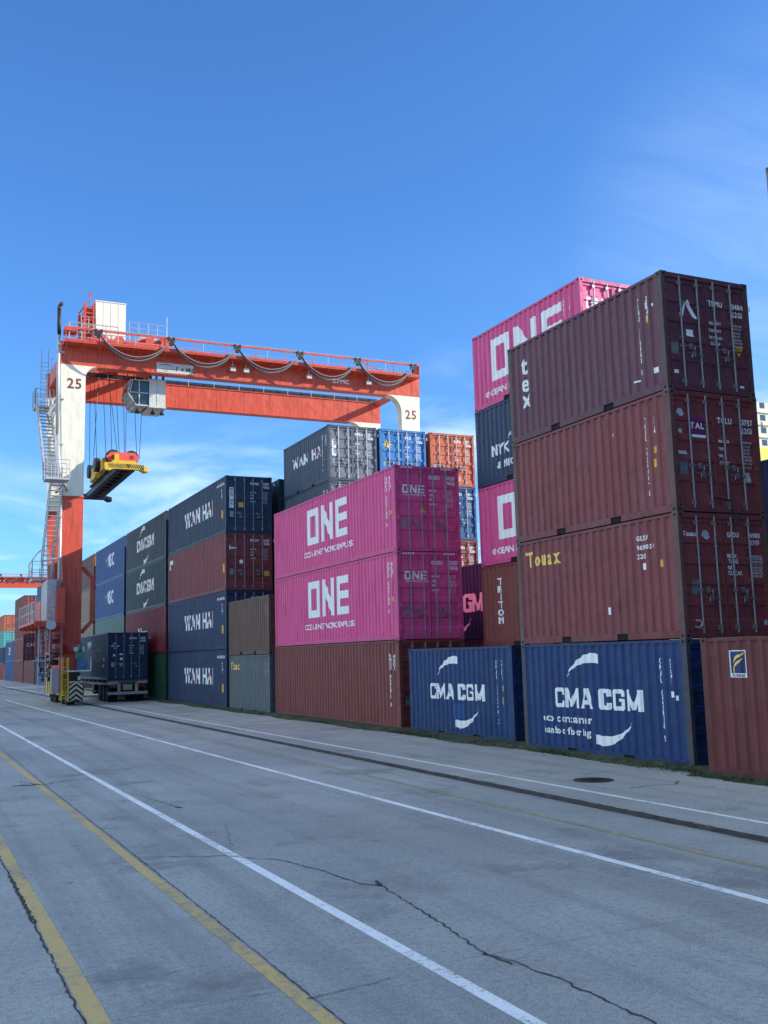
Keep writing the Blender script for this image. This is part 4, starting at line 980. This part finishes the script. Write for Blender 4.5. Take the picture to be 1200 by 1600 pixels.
# two zig-zag stair flights and landings
def stair(p0, p1, wd, parent, rcol=m_galv):
    bm = B(); p0 = Vector(p0); p1 = Vector(p1); d = p1 - p0; n = int(abs(d.z) / .26)
    for sx in (0, wd): bar(bm, p0 + Vector((sx, 0, 0)), p1 + Vector((sx, 0, 0)), .05, .20)
    for i in range(n):
        p = p0 + d * (i + .5) / n; box(bm, p.x, p.x + wd, p.y - .13, p.y + .13, p.z - .015, p.z + .02)
    st = obj('stair_flight', bm, [rcol], parent)
    bm = B()
    for sx in (0, wd):
        o_ = Vector((sx, 0, 0)); up = Vector((0, 0, 1.0)); tube(bm, p0 + o_ + up, p1 + o_ + up, .03, 6); tube(bm, p0 + o_ + up * .5, p1 + o_ + up * .5, .022, 6)
        for i in range(int(n / 2.5) + 1):
            p = p0 + o_ + d * i / (int(n / 2.5)); tube(bm, p, p + up, .022, 6)
    obj('railing', bm, [m_galv], st)
def landing(x0, x1, y0, y1, z, parent, cage=False):
    bm = B(); box(bm, x0, x1, y0, y1, z - .10, z); o = obj('landing', bm, [m_galv], parent)
    bm = B(); rail_run(bm, (x0, y0, z), (x0, y1, z), 1.05, .7, .022); rail_run(bm, (x0, y0, z), (x1, y0, z), 1.05, .7, .022); rail_run(bm, (x0, y1, z), (x1, y1, z), 1.05, .7, .022)
    if cage:
        for k in range(5): path(bm, [Vector((x0 + (x1 - x0) * i / 6, y0 + (y1 - y0) * k / 4, z + 1.05 + .75 * math.sin(math.pi * i / 6))) for i in range(7)], .02, 5)
    obj('railing', bm, [m_galv], o)
stair((-7.35, 48.4, 18.4), (-7.35, 43.6, 12.9), .80, cr); landing(-7.4, -6.3, 48.4, 49.8, 18.4, cr); landing(-7.4, -6.1, 42.4, 43.6, 12.8, cr)
stair((-6.95, 43.6, 12.7), (-6.95, 47.6, 7.6), .62, cr); landing(-7.45, -6.2, 47.6, 49.4, 7.5, cr, True)
bm = B(); bar(bm, (-6.25, 49.8, 18.2), (-5.9, 49.8, 19.6), .12, .12); bar(bm, (-6.9, 46.2, 17.3), (-6.1, 46.2, 18.6), .12, .12); bar(bm, (-6.3, 43.4, 12.7), (-5.7, 46.1, 12.7), .14, .14)
bar(bm, (-6.7, 48.6, 18.2), (-6.0, 52.7, 18.2), .14, .14); bar(bm, (-6.4, 49.0, 7.45), (-5.7, 52.7, 7.45), .14, .14); bar(bm, (-6.3, 43.1, 12.65), (-6.3, 46.6, 12.65), .16, .16)
for k in range(14): tube(bm, (-6.9, 50.3, 18.3 + k * .26), (-6.45, 50.3, 18.3 + k * .26), .02, 5)
for x in (-6.9, -6.45): tube(bm, (x, 50.3, 18.3), (x, 50.3, 22.6), .03, 6)
obj('stair_bracket', bm, [m_galv], cr)
# vertical pipe up the front left corner
bm = B(); path(bm, [Vector(p) for p in ((-6.12, 45.80, 4.9), (-6.12, 45.80, 12.5), (-6.40, 45.72, 16), (-6.42, 45.72, 23.6), (-6.40, 45.72, 23.95), (-6.28, 45.72, 24.15))], .10, 10)
for z in (8.5, 11.0, 13.6, 15.4, 18.2, 21.1): box(bm, -6.53, -6.05, 45.66, 46.0, z, z + .06)
obj('exhaust_pipe', bm, [m_galv], cr)
bm = B(); path(bm, [Vector(p) for p in ((-6.40, 45.70, 22.2), (-6.42, 45.70, 23.7), (-6.40, 45.70, 24.0), (-6.22, 45.70, 24.22))], .115, 10); obj('pipe_tip', bm, [m_dkmetal], cr)
# square duct bending off the inner side of the leg
bm = B()
for a, b in (((-4.75, 46.3, 8.1), (-4.15, 46.3, 7.5)), ((-4.15, 46.3, 7.5), (-4.15, 46.3, 4.9)), ((-4.15, 46.3, 4.9), (-4.75, 46.3, 4.2))): bar(bm, a, b, .22, .22)
obj('duct', bm, [m_crane], cr)
# walkway with rail on the front girder
bm = B(); box(bm, -6.15, 17.85, 45.0, 45.995, 21.62, 21.70)
for i in range(24): bar(bm, (-6.0 + i * 1.0, 45.05, 21.60), (-6.0 + i * 1.0, 45.98, 21.25), .05, .05)
wk = obj('walkway', bm, [m_crane], cr)
bm = B(); box(bm, -6.15, 17.85, 44.96, 45.04, 22.42, 22.52); box(bm, -6.15, 17.85, 44.98, 45.0, 21.70, 21.82)
for i in range(13): bar(bm, (-6.1 + i * 1.993, 45.0, 21.7), (-6.1 + i * 1.993, 45.0, 22.42), .05, .05)
bar(bm, (13.2, 45.0, 22.4), (15.2, 45.0, 21.72), .05, .05); box(bm, -6.15, -5.4, 44.95, 45.9, 22.3, 22.55); box(bm, 17.7, 17.86, 45.05, 45.9, 21.72, 22.5)
obj('festoon_beam', bm, [m_crane], wk)
bm = B(); rail_run(bm, (-6.1, 45.9, 21.7), (17.8, 45.9, 21.7), 1.1, 2.2, .02); rail_run(bm, (-5.9, 45.05, 21.7), (-3.0, 45.05, 21.7), 1.15, .8, .03); tube(bm, (-6.1, 44.97, 22.56), (17.8, 44.97, 22.56), .025, 6)
obj('railing', bm, [m_galv], wk)
bm = B(); rail_run(bm, (-6.0, 52.55, 21.64), (18.2, 52.55, 21.64), 1.05, 1.8, .02); obj('railing', bm, [m_galv], wk)
# festoon cables hanging in bights
xs_ = [-4.2, .25, 4.55, 8.85, 13.05, 17.3]
m_cab2 = plain('grey_cable', (.30, .31, .32), .5)
for a, b in zip(xs_[:-1], xs_[1:]):
    bm = B(); sgj = random.uniform(-.10, .12)
    for k, (sg, dy) in enumerate(((1.42, 0), (1.34, .05), (1.22, .10), (1.55, -.06))):
        pts = []
        for i in range(15):
            t = i / 14; pts.append(Vector((a + .12 + (b - a - .24) * t, 44.90 - dy, 22.22 - sg * (1 - (2 * t - 1) ** 2) ** .82)))
        path(bm, [p + Vector((0, 0, sgj * (22.3 - p.z) * .6)) for p in pts], .028, 5, 0 if k % 2 else 1)
    obj('festoon_cable', bm, [m_hose, m_cab2], cr)
for x in xs_:
    bm = B(); box(bm, x - .22, x + .22, 44.80, 44.96, 22.12, 22.42); box(bm, x - .10, x + .10, 44.76, 44.98, 21.98, 22.12); tube(bm, (x - .16, 44.78, 22.46), (x - .16, 45.02, 22.46), .07, 8); tube(bm, (x + .16, 44.78, 22.46), (x + .16, 45.02, 22.46), .07, 8)
    obj('cable_trolley', bm, [m_dkmetal], cr)
# maker's boards
bm = B(); box(bm, -.42, 1.96, FY0 - .04, FY0 - .002, 20.52, 21.16); bd = obj('name_board', bm, [m_cabw], cr)
s = Sheet(); s.ribbon([(-1.05, .40, .015), (-.85, .50, .06), (-.6, .53, .07), (-.35, .50, .05), (-.15, .44, .015)]); s.ribbon([(-1.0, .22, .02), (-.6, .20, .045), (-.15, .22, .02)]); s.ribbon([(-.85, .10, .01), (-.6, .07, .03), (-.35, .10, .01)]); s.text('F 4 MIS', 0.05, .14, .27, sx=.9)
for v in s.bm.verts: v.co = Vector((.77 + v.co.x, FY0 - .045, 20.54 + v.co.y))
obj('board_lettering', s.bm, [plain('board_green', (.05, .16, .10), .5)], bd)
s = Sheet(); s.text('ZPMC', 0, 0, .28, sx=1.1)
for v in s.bm.verts: v.co = Vector((11.6 + v.co.x, FY0 - .006, 20.95 + v.co.y))
obj('maker_lettering', s.bm, [m_white], cr)
for x in (4.3, 5.2, 9.6, 14.0):
    bm = B(); box(bm, x, x + .35, 45.55, 45.75, 20.95, 21.2); bar(bm, (x + .17, 45.7, 21.2), (x + .17, 45.7, 21.62), .04, .04)
    obj('floodlight', bm, [m_cabw], cr)
# trolley, machinery house, cab
tr = B(); box(tr, -4.6, .6, 46.2, 46.8, 22.04, 22.42); box(tr, -4.6, .6, 52.8, 53.4, 22.04, 22.42); box(tr, -4.6, -4.2, 46.8, 52.8, 22.04, 22.42); box(tr, .2, .6, 46.8, 52.8, 22.04, 22.42); box(tr, -2.0, -1.6, 46.8, 52.8, 22.04, 22.42)
for x in (-3.5, -2.5, -1.0, 0): tube(tr, (x, 47.3, 22.7), (x, 48.7, 22.7), .34, 14); 
box(tr, -4.4, .4, 47.2, 48.9, 22.42, 22.5)
for x, z in ((-4.2, 22.6), (-.9, 22.5), (.1, 22.6)): box(tr, x, x + .5, 46.9, 47.5, z, z + .5)
tro = obj('trolley', tr, [m_crane], cr)
bm = B(); box(bm, -3.88, -1.98, 48.0, 50.6, 22.9, 25.42)
for k in range(4): box(bm, -3.88 + k * .475, -3.86 + k * .475, 47.985, 48.0, 22.9, 25.42)
box(bm, -3.92, -1.94, 47.96, 50.64, 25.42, 25.48)
hs = obj('machinery_house', bm, [plain('house_cream', (.80, .76, .62), .5, var=.08)], tro)
bm = B()
for x in (-4.55, -4.0):
    bar(bm, (x, 48.1, 22.4), (x, 48.1, 25.3), .14, .14); bar(bm, (x, 50.4, 22.4), (x, 50.4, 25.3), .14, .14)
for k in range(6): bar(bm, (-4.55, 48.1, 22.8 + k * .45), (-4.0, 48.1, 22.8 + k * .45), .08, .08); bar(bm, (-4.55, 48.1, 22.8 + k * .45), (-4.55, 50.4, 22.8 + (k % 2) * .3 + k * .45), .08, .08)
box(bm, -4.5, -4.05, 48.3, 50.2, 23.0, 25.0); tube(bm, (-4.25, 48.1, 25.3), (-4.25, 48.1, 25.9), .04, 6); tube(bm, (-4.25, 48.1, 25.85), (-4.1, 48.1, 25.95), .06, 6)
obj('hoist_frame', bm, [m_crane], tro)
bm = B(); rail_run(bm, (-1.9, 47.2, 22.9), (.5, 47.2, 22.9), 1.1, .6, .022, mids=2); rail_run(bm, (-1.9, 50.2, 23.3), (.5, 50.2, 22.9), 1.1, .6, .022, mids=2); rail_run(bm, (-4.9, 47.1, 22.9), (-4.0, 47.1, 22.9), 1.1, .45, .02); tube(bm, (.7, 48.0, 22.4), (.7, 48.0, 24.9), .03, 6); box(bm, -.9, .1, 48.4, 49.4, 22.9, 23.6)
obj('railing', bm, [m_galv], tro)
# operator cab hanging below
cb2 = B(); prism_x(cb2, [(47.1, 18.55), (47.1, 20.25), (49.4, 20.25), (49.4, 18.55)], -.62, .42); box(cb2, -.66, .46, 47.06, 49.44, 20.25, 20.33); box(cb2, -.66, .46, 47.06, 49.44, 18.47, 18.55)
box(cb2, -.15, -.12, 47.08, 47.1, 18.6, 20.2)
cab = obj('operator_cab', cb2, [m_cabw], tro)
cg = B(); prism_y(cg, [(-.66, 20.2), (-1.75, 20.2), (-1.95, 19.4), (-1.45, 18.62), (-.66, 18.62)], 47.2, 49.3); obj('cab_glazing', cg, [m_glass], cab)
fr = B()
for y in (47.18, 49.32):
    for a, b in (((-.66, 20.22), (-1.77, 20.22)), ((-1.77, 20.22), (-1.97, 19.4)), ((-1.97, 19.4), (-1.45, 18.60)), ((-1.45, 18.60), (-.66, 18.60)), ((-.66, 19.4), (-1.97, 19.4)), ((-1.25, 20.2), (-1.25, 18.62)), ((-1.65, 20.2), (-1.85, 19.4))): bar(fr, (a[0], y, a[1]), (b[0], y, b[1]), .06, .06)
for z, x in ((20.22, -1.77), (19.4, -1.97), (18.6, -1.45), (18.86, -1.62), (19.12, -1.79)): bar(fr, (x, 47.18, z), (x, 49.32, z), .06, .06)
for k in range(4): bar(fr, (-.75 - k * .18, 47.15, 18.56), (-1.1 - k * .18, 49.3, 18.56), .05, .04)
obj('cab_frame', fr, [m_cabw], cab)
s2 = B(); box(s2, -1.35, -.85, 47.7, 48.4, 18.95, 19.6); box(s2, -1.15, -.8, 47.8, 48.3, 19.6, 20.0); obj('operator_seat', s2, [m_crane], cab)
hg = B()
for x in (-.5, .3):
    for y in (47.3, 49.2): bar(hg, (x, y, 20.3), (x, y, 22.1), .14, .14)
for x in (-1.3, -.3, .3): tube(hg, (x, 47.6, 18.50), (x, 47.6, 18.30), .04, 6); tube(hg, (x, 47.6, 18.32), (x, 47.6, 18.15), .12, 10, r2=.16)
obj('cab_hanger', hg, [m_dkmetal], cab)

# spreader on its ropes: a thing of its own
SX0, SX1, SZ, SY0, SY1 = -3.95, -1.45, 13.72, 43.6, 55.8
sp_ = empty('container_spreader', ((SX0 + SX1) / 2, 49.7, SZ), 'yellow spreader with red sheave block and black chevrons hanging on ropes', 'spreader')
ox, oy, oz = (SX0 + SX1) / 2, 49.7, SZ
def rel(bm):
    for v in bm.verts: v.co -= Vector((ox, oy, oz))
    return bm
bm = B()
for x in (ox - .55, ox + .25): box(bm, x, x + .30, SY0 + .3, SY1 - .3, SZ - .05, SZ + .30)
for k in range(9): box(bm, ox - .25, ox + .25, SY0 + 1.2 + k * 1.2, SY0 + 1.5 + k * 1.2, SZ - .02, SZ + .2)
box(bm, ox - .7, ox + .7, 46.4, 52.6, SZ + .30, SZ + .42); obj('main_beam', rel(bm), [m_dkmetal], sp_)
for y, mt in ((SY0, m_yel), (SY1 - .35, m_dkmetal)):
    bm = B(); prism_y(bm, [(SX0, SZ + .02), (SX0 + .25, SZ - .12), (SX0 + .5, SZ), (SX1 - .5, SZ), (SX1 - .22, SZ - .16), (SX1 + .05, SZ - .12), (SX1 + .05, SZ + .18), (SX1 - .75, SZ + .36), (SX0, SZ + .36)], y, y + .35)
    for x in (SX0, SX1 - .25): box(bm, x, x + .22, y - .1, y, SZ - .10, SZ + .15)
    e_ = obj('end_beam', rel(bm), [mt], sp_, tri=True)
    if y == SY0:
        s = Sheet(); n = 18
        for i in range(n):
            u = SX0 + .08 + i * (SX1 - SX0 - .12) / n; sg = -.17 if u < ox + .1 else .17
            s.poly([(u, SZ + .05), (u + .07, SZ + .05), (u + .07 - sg, SZ + .30), (u - sg, SZ + .30)])
        for v in s.bm.verts: v.co = Vector((v.co.x, y - .006, v.co.y))
        obj('chevron_marking', rel(s.bm), [m_black], sp_)
for a in ((SX0 + .55, SX1 - .55, 44.2, 45.0, SZ + .38, SZ + .62), (SX0 + .2, SX0 + .5, 45.6, 47.2, SZ + .30, SZ + 1.0), (SX0 + .25, SX0 + .6, 48.6, 50.6, SZ + .30, SZ + 1.0), (SX0 + .75, SX0 + 1.0, 44.6, 46.4, SZ + .45, SZ + 1.1)):
    bm = B(); box(bm, *a); obj('machinery_box', rel(bm), [m_yel], sp_)
bm = B()
prism_y(bm, [(ox - .95, SZ + 1.0), (ox - .65, SZ + .55), (ox + .75, SZ + .55), (ox + 1.05, SZ + 1.0), (ox + .75, SZ + 1.28), (ox - .65, SZ + 1.28)], 45.0, 45.12); prism_y(bm, [(ox - .95, SZ + 1.0), (ox - .65, SZ + .55), (ox + .75, SZ + .55), (ox + 1.05, SZ + 1.0), (ox + .75, SZ + 1.28), (ox - .65, SZ + 1.28)], 45.5, 45.6)
box(bm, ox - .6, ox - .3, 45.6, 52, SZ + .5, SZ + .75)
obj('sheave_block', rel(bm), [paint((.75, .10, .08), .1, .2, .4, 'block_red', .2)], sp_)
for a, b in (((ox - .5, 45.14, SZ + 1.02), (ox - .5, 45.48, SZ + 1.02)), ((ox + .6, 45.14, SZ + 1.02), (ox + .6, 45.48, SZ + 1.02)), ((SX0 - .1, 46.8, SZ + .75), (SX0 + .2, 46.8, SZ + .75)), ((SX0 + .1, 50.5, SZ + 1.0), (SX0 + .4, 50.5, SZ + 1.0))):
    bm = B(); tube(bm, a, b, .44, 22); obj('sheave', rel(bm), [m_black], sp_)
m_pin = plain('pin_red', (.25, .02, .02), .5)
for x in (ox - .5, ox + .6): bm = B(); tube(bm, (x, 44.97, SZ + 1.0), (x, 45.0, SZ + 1.0), .12, 12); obj('sheave_pin', rel(bm), [m_pin], sp_)
for (x0, x1, y0, y1) in ((-3.55, ox - .9, 47.6, 45.3), (-3.1, ox - .55, 47.6, 45.3), (-3.3, ox - .2, 47.7, 45.3), (-2.75, ox - .1, 47.7, 45.3), (-2.2, ox + .2, 47.7, 45.3), (-1.9, ox + .25, 47.7, 45.3), (-1.6, ox + .95, 47.7, 45.3), (-3.9, SX0 + .05, 48.6, 46.8), (-3.6, SX0 + .2, 51.6, 50.5), (-3.0, SX0 + .4, 51.6, 50.5)):
    bm = B(); tube(bm, (x0, y0, 22.1), (x1, y1, SZ + 1.05), .020, 5); obj('hoist_rope', rel(bm), [m_hose], sp_)
bm = B(); tube(bm, (-1.0, 47.6, 18.3), (ox + 1.1, 45.3, SZ + 1.0), .02, 5); obj('hoist_rope', rel(bm), [m_hose], sp_)

dupe(cr, (0, 178, 0), 'distant orange red gantry crane at the far left beyond the container rows')

# ------------------------------------------------------------------ truck with trailer under the crane
tk = empty('semi_trailer_truck', (-2.95, 47.6, 0), 'semi trailer truck parked under the crane leg, seen from behind', 'truck')
bm = B(); box(bm, .55, .75, .1, 12.3, .95, 1.28); box(bm, 1.69, 1.89, .1, 12.3, .95, 1.28)
for k in range(8): box(bm, .02, 2.42, .05 + k * 1.7, .25 + k * 1.7, 1.16, 1.30)
box(bm, 0, W, -.05, .16, 1.12, 1.32); obj('trailer_chassis', bm, [paint((.12, .11, .10), .5, .3)], tk)
bm = B(); box(bm, .02, W - .02, -.10, .0, .45, .62); box(bm, .60, .78, -.04, .06, .55, 1.12); box(bm, 1.66, 1.84, -.04, .06, .55, 1.12); box(bm, 0.02, .62, -.08, -.03, .1 + 1.0, 1.24); box(bm, 1.8, 2.4, -.08, -.03, 1.10, 1.24); obj('rear_bumper', bm, [paint((.42, .41, .38), .5, .3)], tk)
bm = B(); box(bm, .92, 1.48, -.09, -.04, .72, 1.06); obj('number_plate', bm, [plain('plate_yellow', (.45, .40, .20), .5)], tk)
for x in (.15, 1.9): bm = B(); box(bm, x, x + .38, -.10, -.05, .86, 1.02); obj('tail_light', bm, [m_lamp], tk)
for y in (.95, 2.25, 3.55):
    for x in (.26, .58, 1.86, 2.18): wheel(x, y, .50, .28, tk, m_dkmetal)
bm = B(); box(bm, .1, 2.34, .6, 4.0, .42, .58) if False else box(bm, .5, 1.94, .8, 3.7, .46, .60); box(bm, .05, .35, 5.2, 5.8, .4, 1.0); box(bm, .05, .3, 4.4, 9.5, .55, .62); obj('axle_group', bm, [m_dkmetal], tk)
bm = B(); prism_x(bm, [(12.6, .9), (12.6, 3.0), (13.3, 3.35), (14.6, 3.35), (15.2, 2.3), (15.3, .6), (13.0, .6)], 0.02, 2.42); obj('tractor_cab', bm, [plain('cab_paint', (.5, .5, .52), .4)], tk)
for y in (13.9, 11.6):
    for x in (.2, 2.24): wheel(x, y, .50, .30, tk, m_dkmetal)
c = container(-2.95, 47.6, 1.33, L40, H9, (0.012, 0.034, 0.085), 'dark blue container with small white marks riding on the truck trailer', rust=.3, jit=False)
side_letters(c, L40, H9, 6.0, lambda s: (s.text('CMA CGM', -2.2, 1.15, .8, sx=1.1), s.ribbon([(-1.4, 2.2, .03), (-.9, 2.4, .15), (-.2, 2.5, .2)])), (weathered('faded_lettering', (.10, .11, .13)),), 'logo')
side_letters(c, L40, H9, 0, lambda s: (s.text('CMAU', -1.9, 1.2, .16), s.text('45G1', -1.9, .8, .16)))
std_door(c, L40, H9, 'CMAU', '605382 7', '45G1')
def fn(s):
    s.ribbon([(.28, 2.18, .015), (.38, 2.22, .04), (.52, 2.24, .05)]); s.text('CMA CGM', .18, 2.03, .09, sx=.8); s.ribbon([(.38, 1.93, .05), (.50, 1.95, .04), (.58, 1.99, .015)])
    s.poly([(.30, 1.45), (.48, 1.45), (.39, 1.62)]); s.poly(R(.72, 1.52, .92, 1.60)); disc(s, .82, 1.28, .09); s.poly(R(.70, .92, .92, 1.0))
door_letters(c, L40, H9, fn, name='logo')

# ------------------------------------------------------------------ far building at the right edge
bx, by = 165, 158
t = empty('apartment_tower', (bx, by, 0), 'pale sunlit high-rise with rows of windows behind the nearest stack', 'building')
bm = B(); box(bm, 0, 34, 0, 34, 0, 58.5); box(bm, 3, 20, 3, 20, 58.5, 61); obj('wall', bm, [plain('tower_render', (.70, .64, .52), .8, var=.12, scale=.3)], t)
bm = B()
for k in range(19): box(bm, -.35, 34.3, -.35, -.002, 2.4 + k * 3.05, 2.75 + k * 3.05)
obj('cornice', bm, [plain('cornice_cream', (.74, .68, .58), .8)], t)
for k in range(8, 19):
    for i in range(11):
        bm = B(); box(bm, .9 + i * 3.0, 2.5 + i * 3.0, -.06, -.002, 3.6 + k * 3.05, 5.0 + k * 3.05); obj('window', bm, [m_glass], t)
bm = B(); box(bm, -.5, 9, -1.0, -.4, 45.2, 48.6); obj('sign_board', bm, [plain('sign_yellow', (.80, .66, .05), .6)], t)
